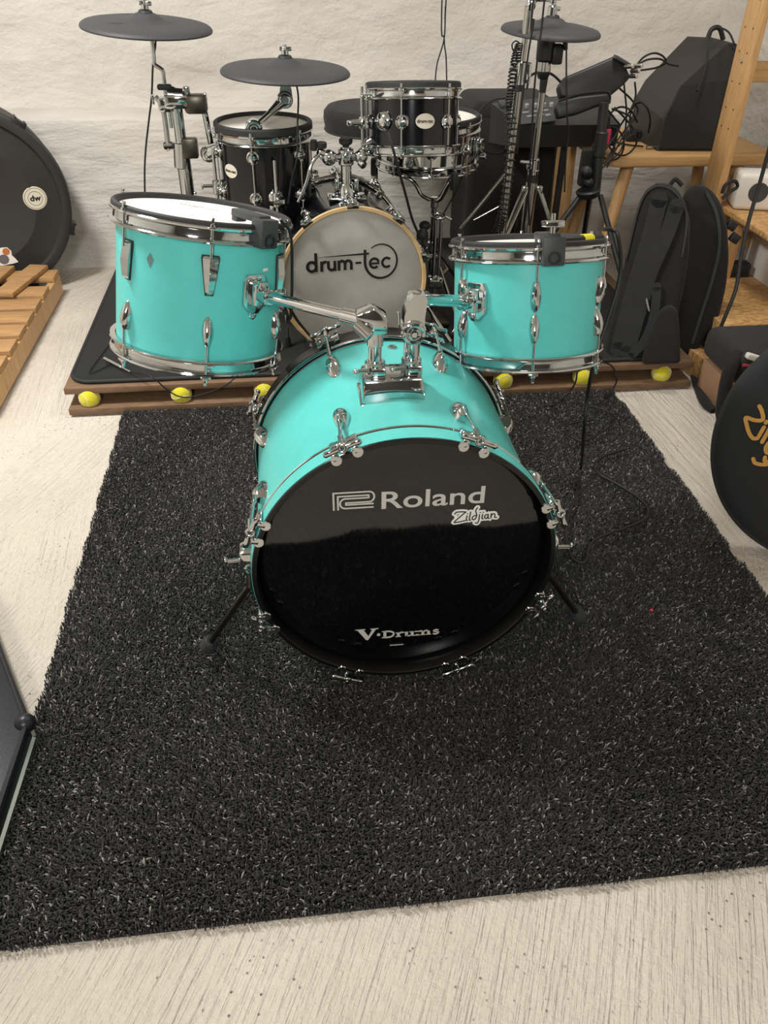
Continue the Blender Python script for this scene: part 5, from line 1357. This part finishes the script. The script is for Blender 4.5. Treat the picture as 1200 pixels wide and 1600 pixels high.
# from the trigger of the smaller tom over the rim and down onto the rug
rim = [FR @ V((.160 * math.cos(R(a)), .160 * math.sin(R(a)), .276)) for a in (-70, -40, -10, 20)]
fl_ = lambda u, v, z=.029: at(u, v, Z=z)
thk = [FR @ V((.138 * math.cos(R(a)), .138 * math.sin(R(a)), .2475)) for a in range(-78, -4, 6)]
tk_ = cable('fat black cable with yellow tape along the rim of the smaller turquoise tom', thk, .0095, 4)
MB().tube(thk[3:6], .0108, 12, 5).build('tape_band', M['yellow'], tk_, 'yellow tape')
dwn = FR @ V((.178 * math.cos(R(-14)), .178 * math.sin(R(-14)), .246))
cable('thick black cable dropping from the smaller turquoise tom onto the rug', rim[:0] + [FR @ V((.140, -.045, .262)), FR @ V((.160, -.035, .260)), dwn, FR @ V((.188, -.03, .16)), at(930, 560, Y=1.50), at(918, 620, Y=1.51), at(912, 680, Y=1.525), fl_(908, 728, .035), fl_(900, 775), fl_(888, 806), fl_(885, 840), fl_(893, 870), fl_(908, 880), fl_(916, 874), fl_(922, 852), fl_(940, 838), fl_(985, 822), fl_(1008, 810), fl_(1012, 796), fl_(998, 778), fl_(965, 757), fl_(938, 742), fl_(929, 728), fl_(940, 714), fl_(975, 702)], .0042, 8)
cable('thin black cable loop lying on the rug behind the thick cable', [fl_(925, 635), fl_(950, 643), fl_(962, 655), fl_(945, 672), fl_(915, 688), fl_(895, 684), fl_(884, 672), fl_(892, 662), fl_(925, 656)], .0030)
cable('thin black cable bowing from under the smaller tom over the riser edge', [at(925, 560, Y=1.72), at(938, 565, Y=2.1), at(956, 572, Y=2.26), at(964, 592, Y=2.26), at(955, 612, Y=2.26), fl_(940, 628), fl_(925, 636)], .0028)
cable('thin black cable curving down in front of the riser below the smaller tom', [at(902, 582, Y=2.25), at(898, 600, Y=2.25), at(885, 617, Y=2.25), fl_(868, 632), fl_(850, 634)], .0028)
cable('short black cable end lying on the rug beside the thick cable', [fl_(888, 742), fl_(896, 754), fl_(897, 764)], .0030)
cable('thin wire trailing across the riser mat under the wider turquoise tom', [at(190, 515, Z=MT + .004), at(165, 545, Z=MT + .004), at(143, 575, Z=MT + .004), at(142, 583, Z=MT + .004), at(175, 568, Z=MT + .004)], .0020)
cable('thin wire drooping over the front edge of the riser below the wider turquoise tom', [at(165, 562, Z=MT + .006), at(200, 580, Z=MT + .006), at(235, 588, Y=2.285), at(265, 612, Y=2.285), at(290, 621, Y=2.285), at(330, 612, Y=2.285), at(355, 600, Y=2.285), at(368, 590, Z=MT + .006)], .0020)
q0, q1 = at(163, 560, Z=MT + .012), at(190, 574, Z=MT + .010)
tag(MB().cyl(q0, q1, .0055, seg=12, bev=.001).cyl(q1, q1 + (q1 - q0) * .5, .003, seg=10).build('jack_plug', M['chrome']), 'chrome jack plug lying on the riser mat beside the wider turquoise tom', 'jack plug')
cable('black cable hanging from the wider tom in front of the smaller bass drum', [FL @ V((.15, -.09, .30)), FL @ V((.176, -.06, .26)), FL @ V((.19, -.03, .10)), at(445, 470, Y=1.62), at(468, 505, Y=1.66), at(492, 533, Y=1.68)], .0030)
cable('thin cable down the middle of the hi-hat stand legs', [at(822, 330, Y=2.66), at(828, 290, Y=2.66), at(833, 250, Y=2.66), at(838, 200, Y=2.66)], .0028)

q = at(1018, 953, Z=.020)
tag(MB().ball(q, .0045, (1, .8, .6), seg=10).build('fluff_scrap', M['red']), 'tiny red scrap lying on the open rug right of the turquoise bass drum', 'scrap')

# ================================================================== light
def area(name, loc, size, energy, col=(1, .984, .955), target=None, sy=None):
    d = bpy.data.lights.new(name, 'AREA'); d.energy = energy; d.color = col; d.size = size
    if sy: d.shape = 'RECTANGLE'; d.size_y = sy
    o = bpy.data.objects.new(name, d); C.objects.link(o); o.location = loc
    o.rotation_euler = (V(target or (loc[0], loc[1], 0)) - V(loc)).to_track_quat('-Z', 'Y').to_euler()
    return o
area('ceiling_lamp', (-1.15, 2.05, 2.36), .42, 52)
area('front_fill', (-0.5, -1.7, 2.15), .6, 46, target=(.2, 2.0, .5))  # fill light added behind the camera to brighten front-facing surfaces
area('ceiling_lamp', (1.0, 2.5, 2.36), .35, 13)
w = bpy.data.worlds.new('world'); bpy.context.scene.world = w; w.use_nodes = True
w.node_tree.nodes['Background'].inputs[0].default_value = (1, .95, .88, 1)
w.node_tree.nodes['Background'].inputs[1].default_value = 0.15
sc = bpy.context.scene
sc.view_settings.view_transform = 'Standard'
sc.view_settings.look = 'None'
sc.view_settings.exposure = 0.23
sc.view_settings.gamma = 1.0
sc.view_settings.use_curve_mapping = False
sc.cycles.max_bounces = 8
sc.cycles.use_denoising = True
sc.cycles.sample_clamp_indirect = 8.0
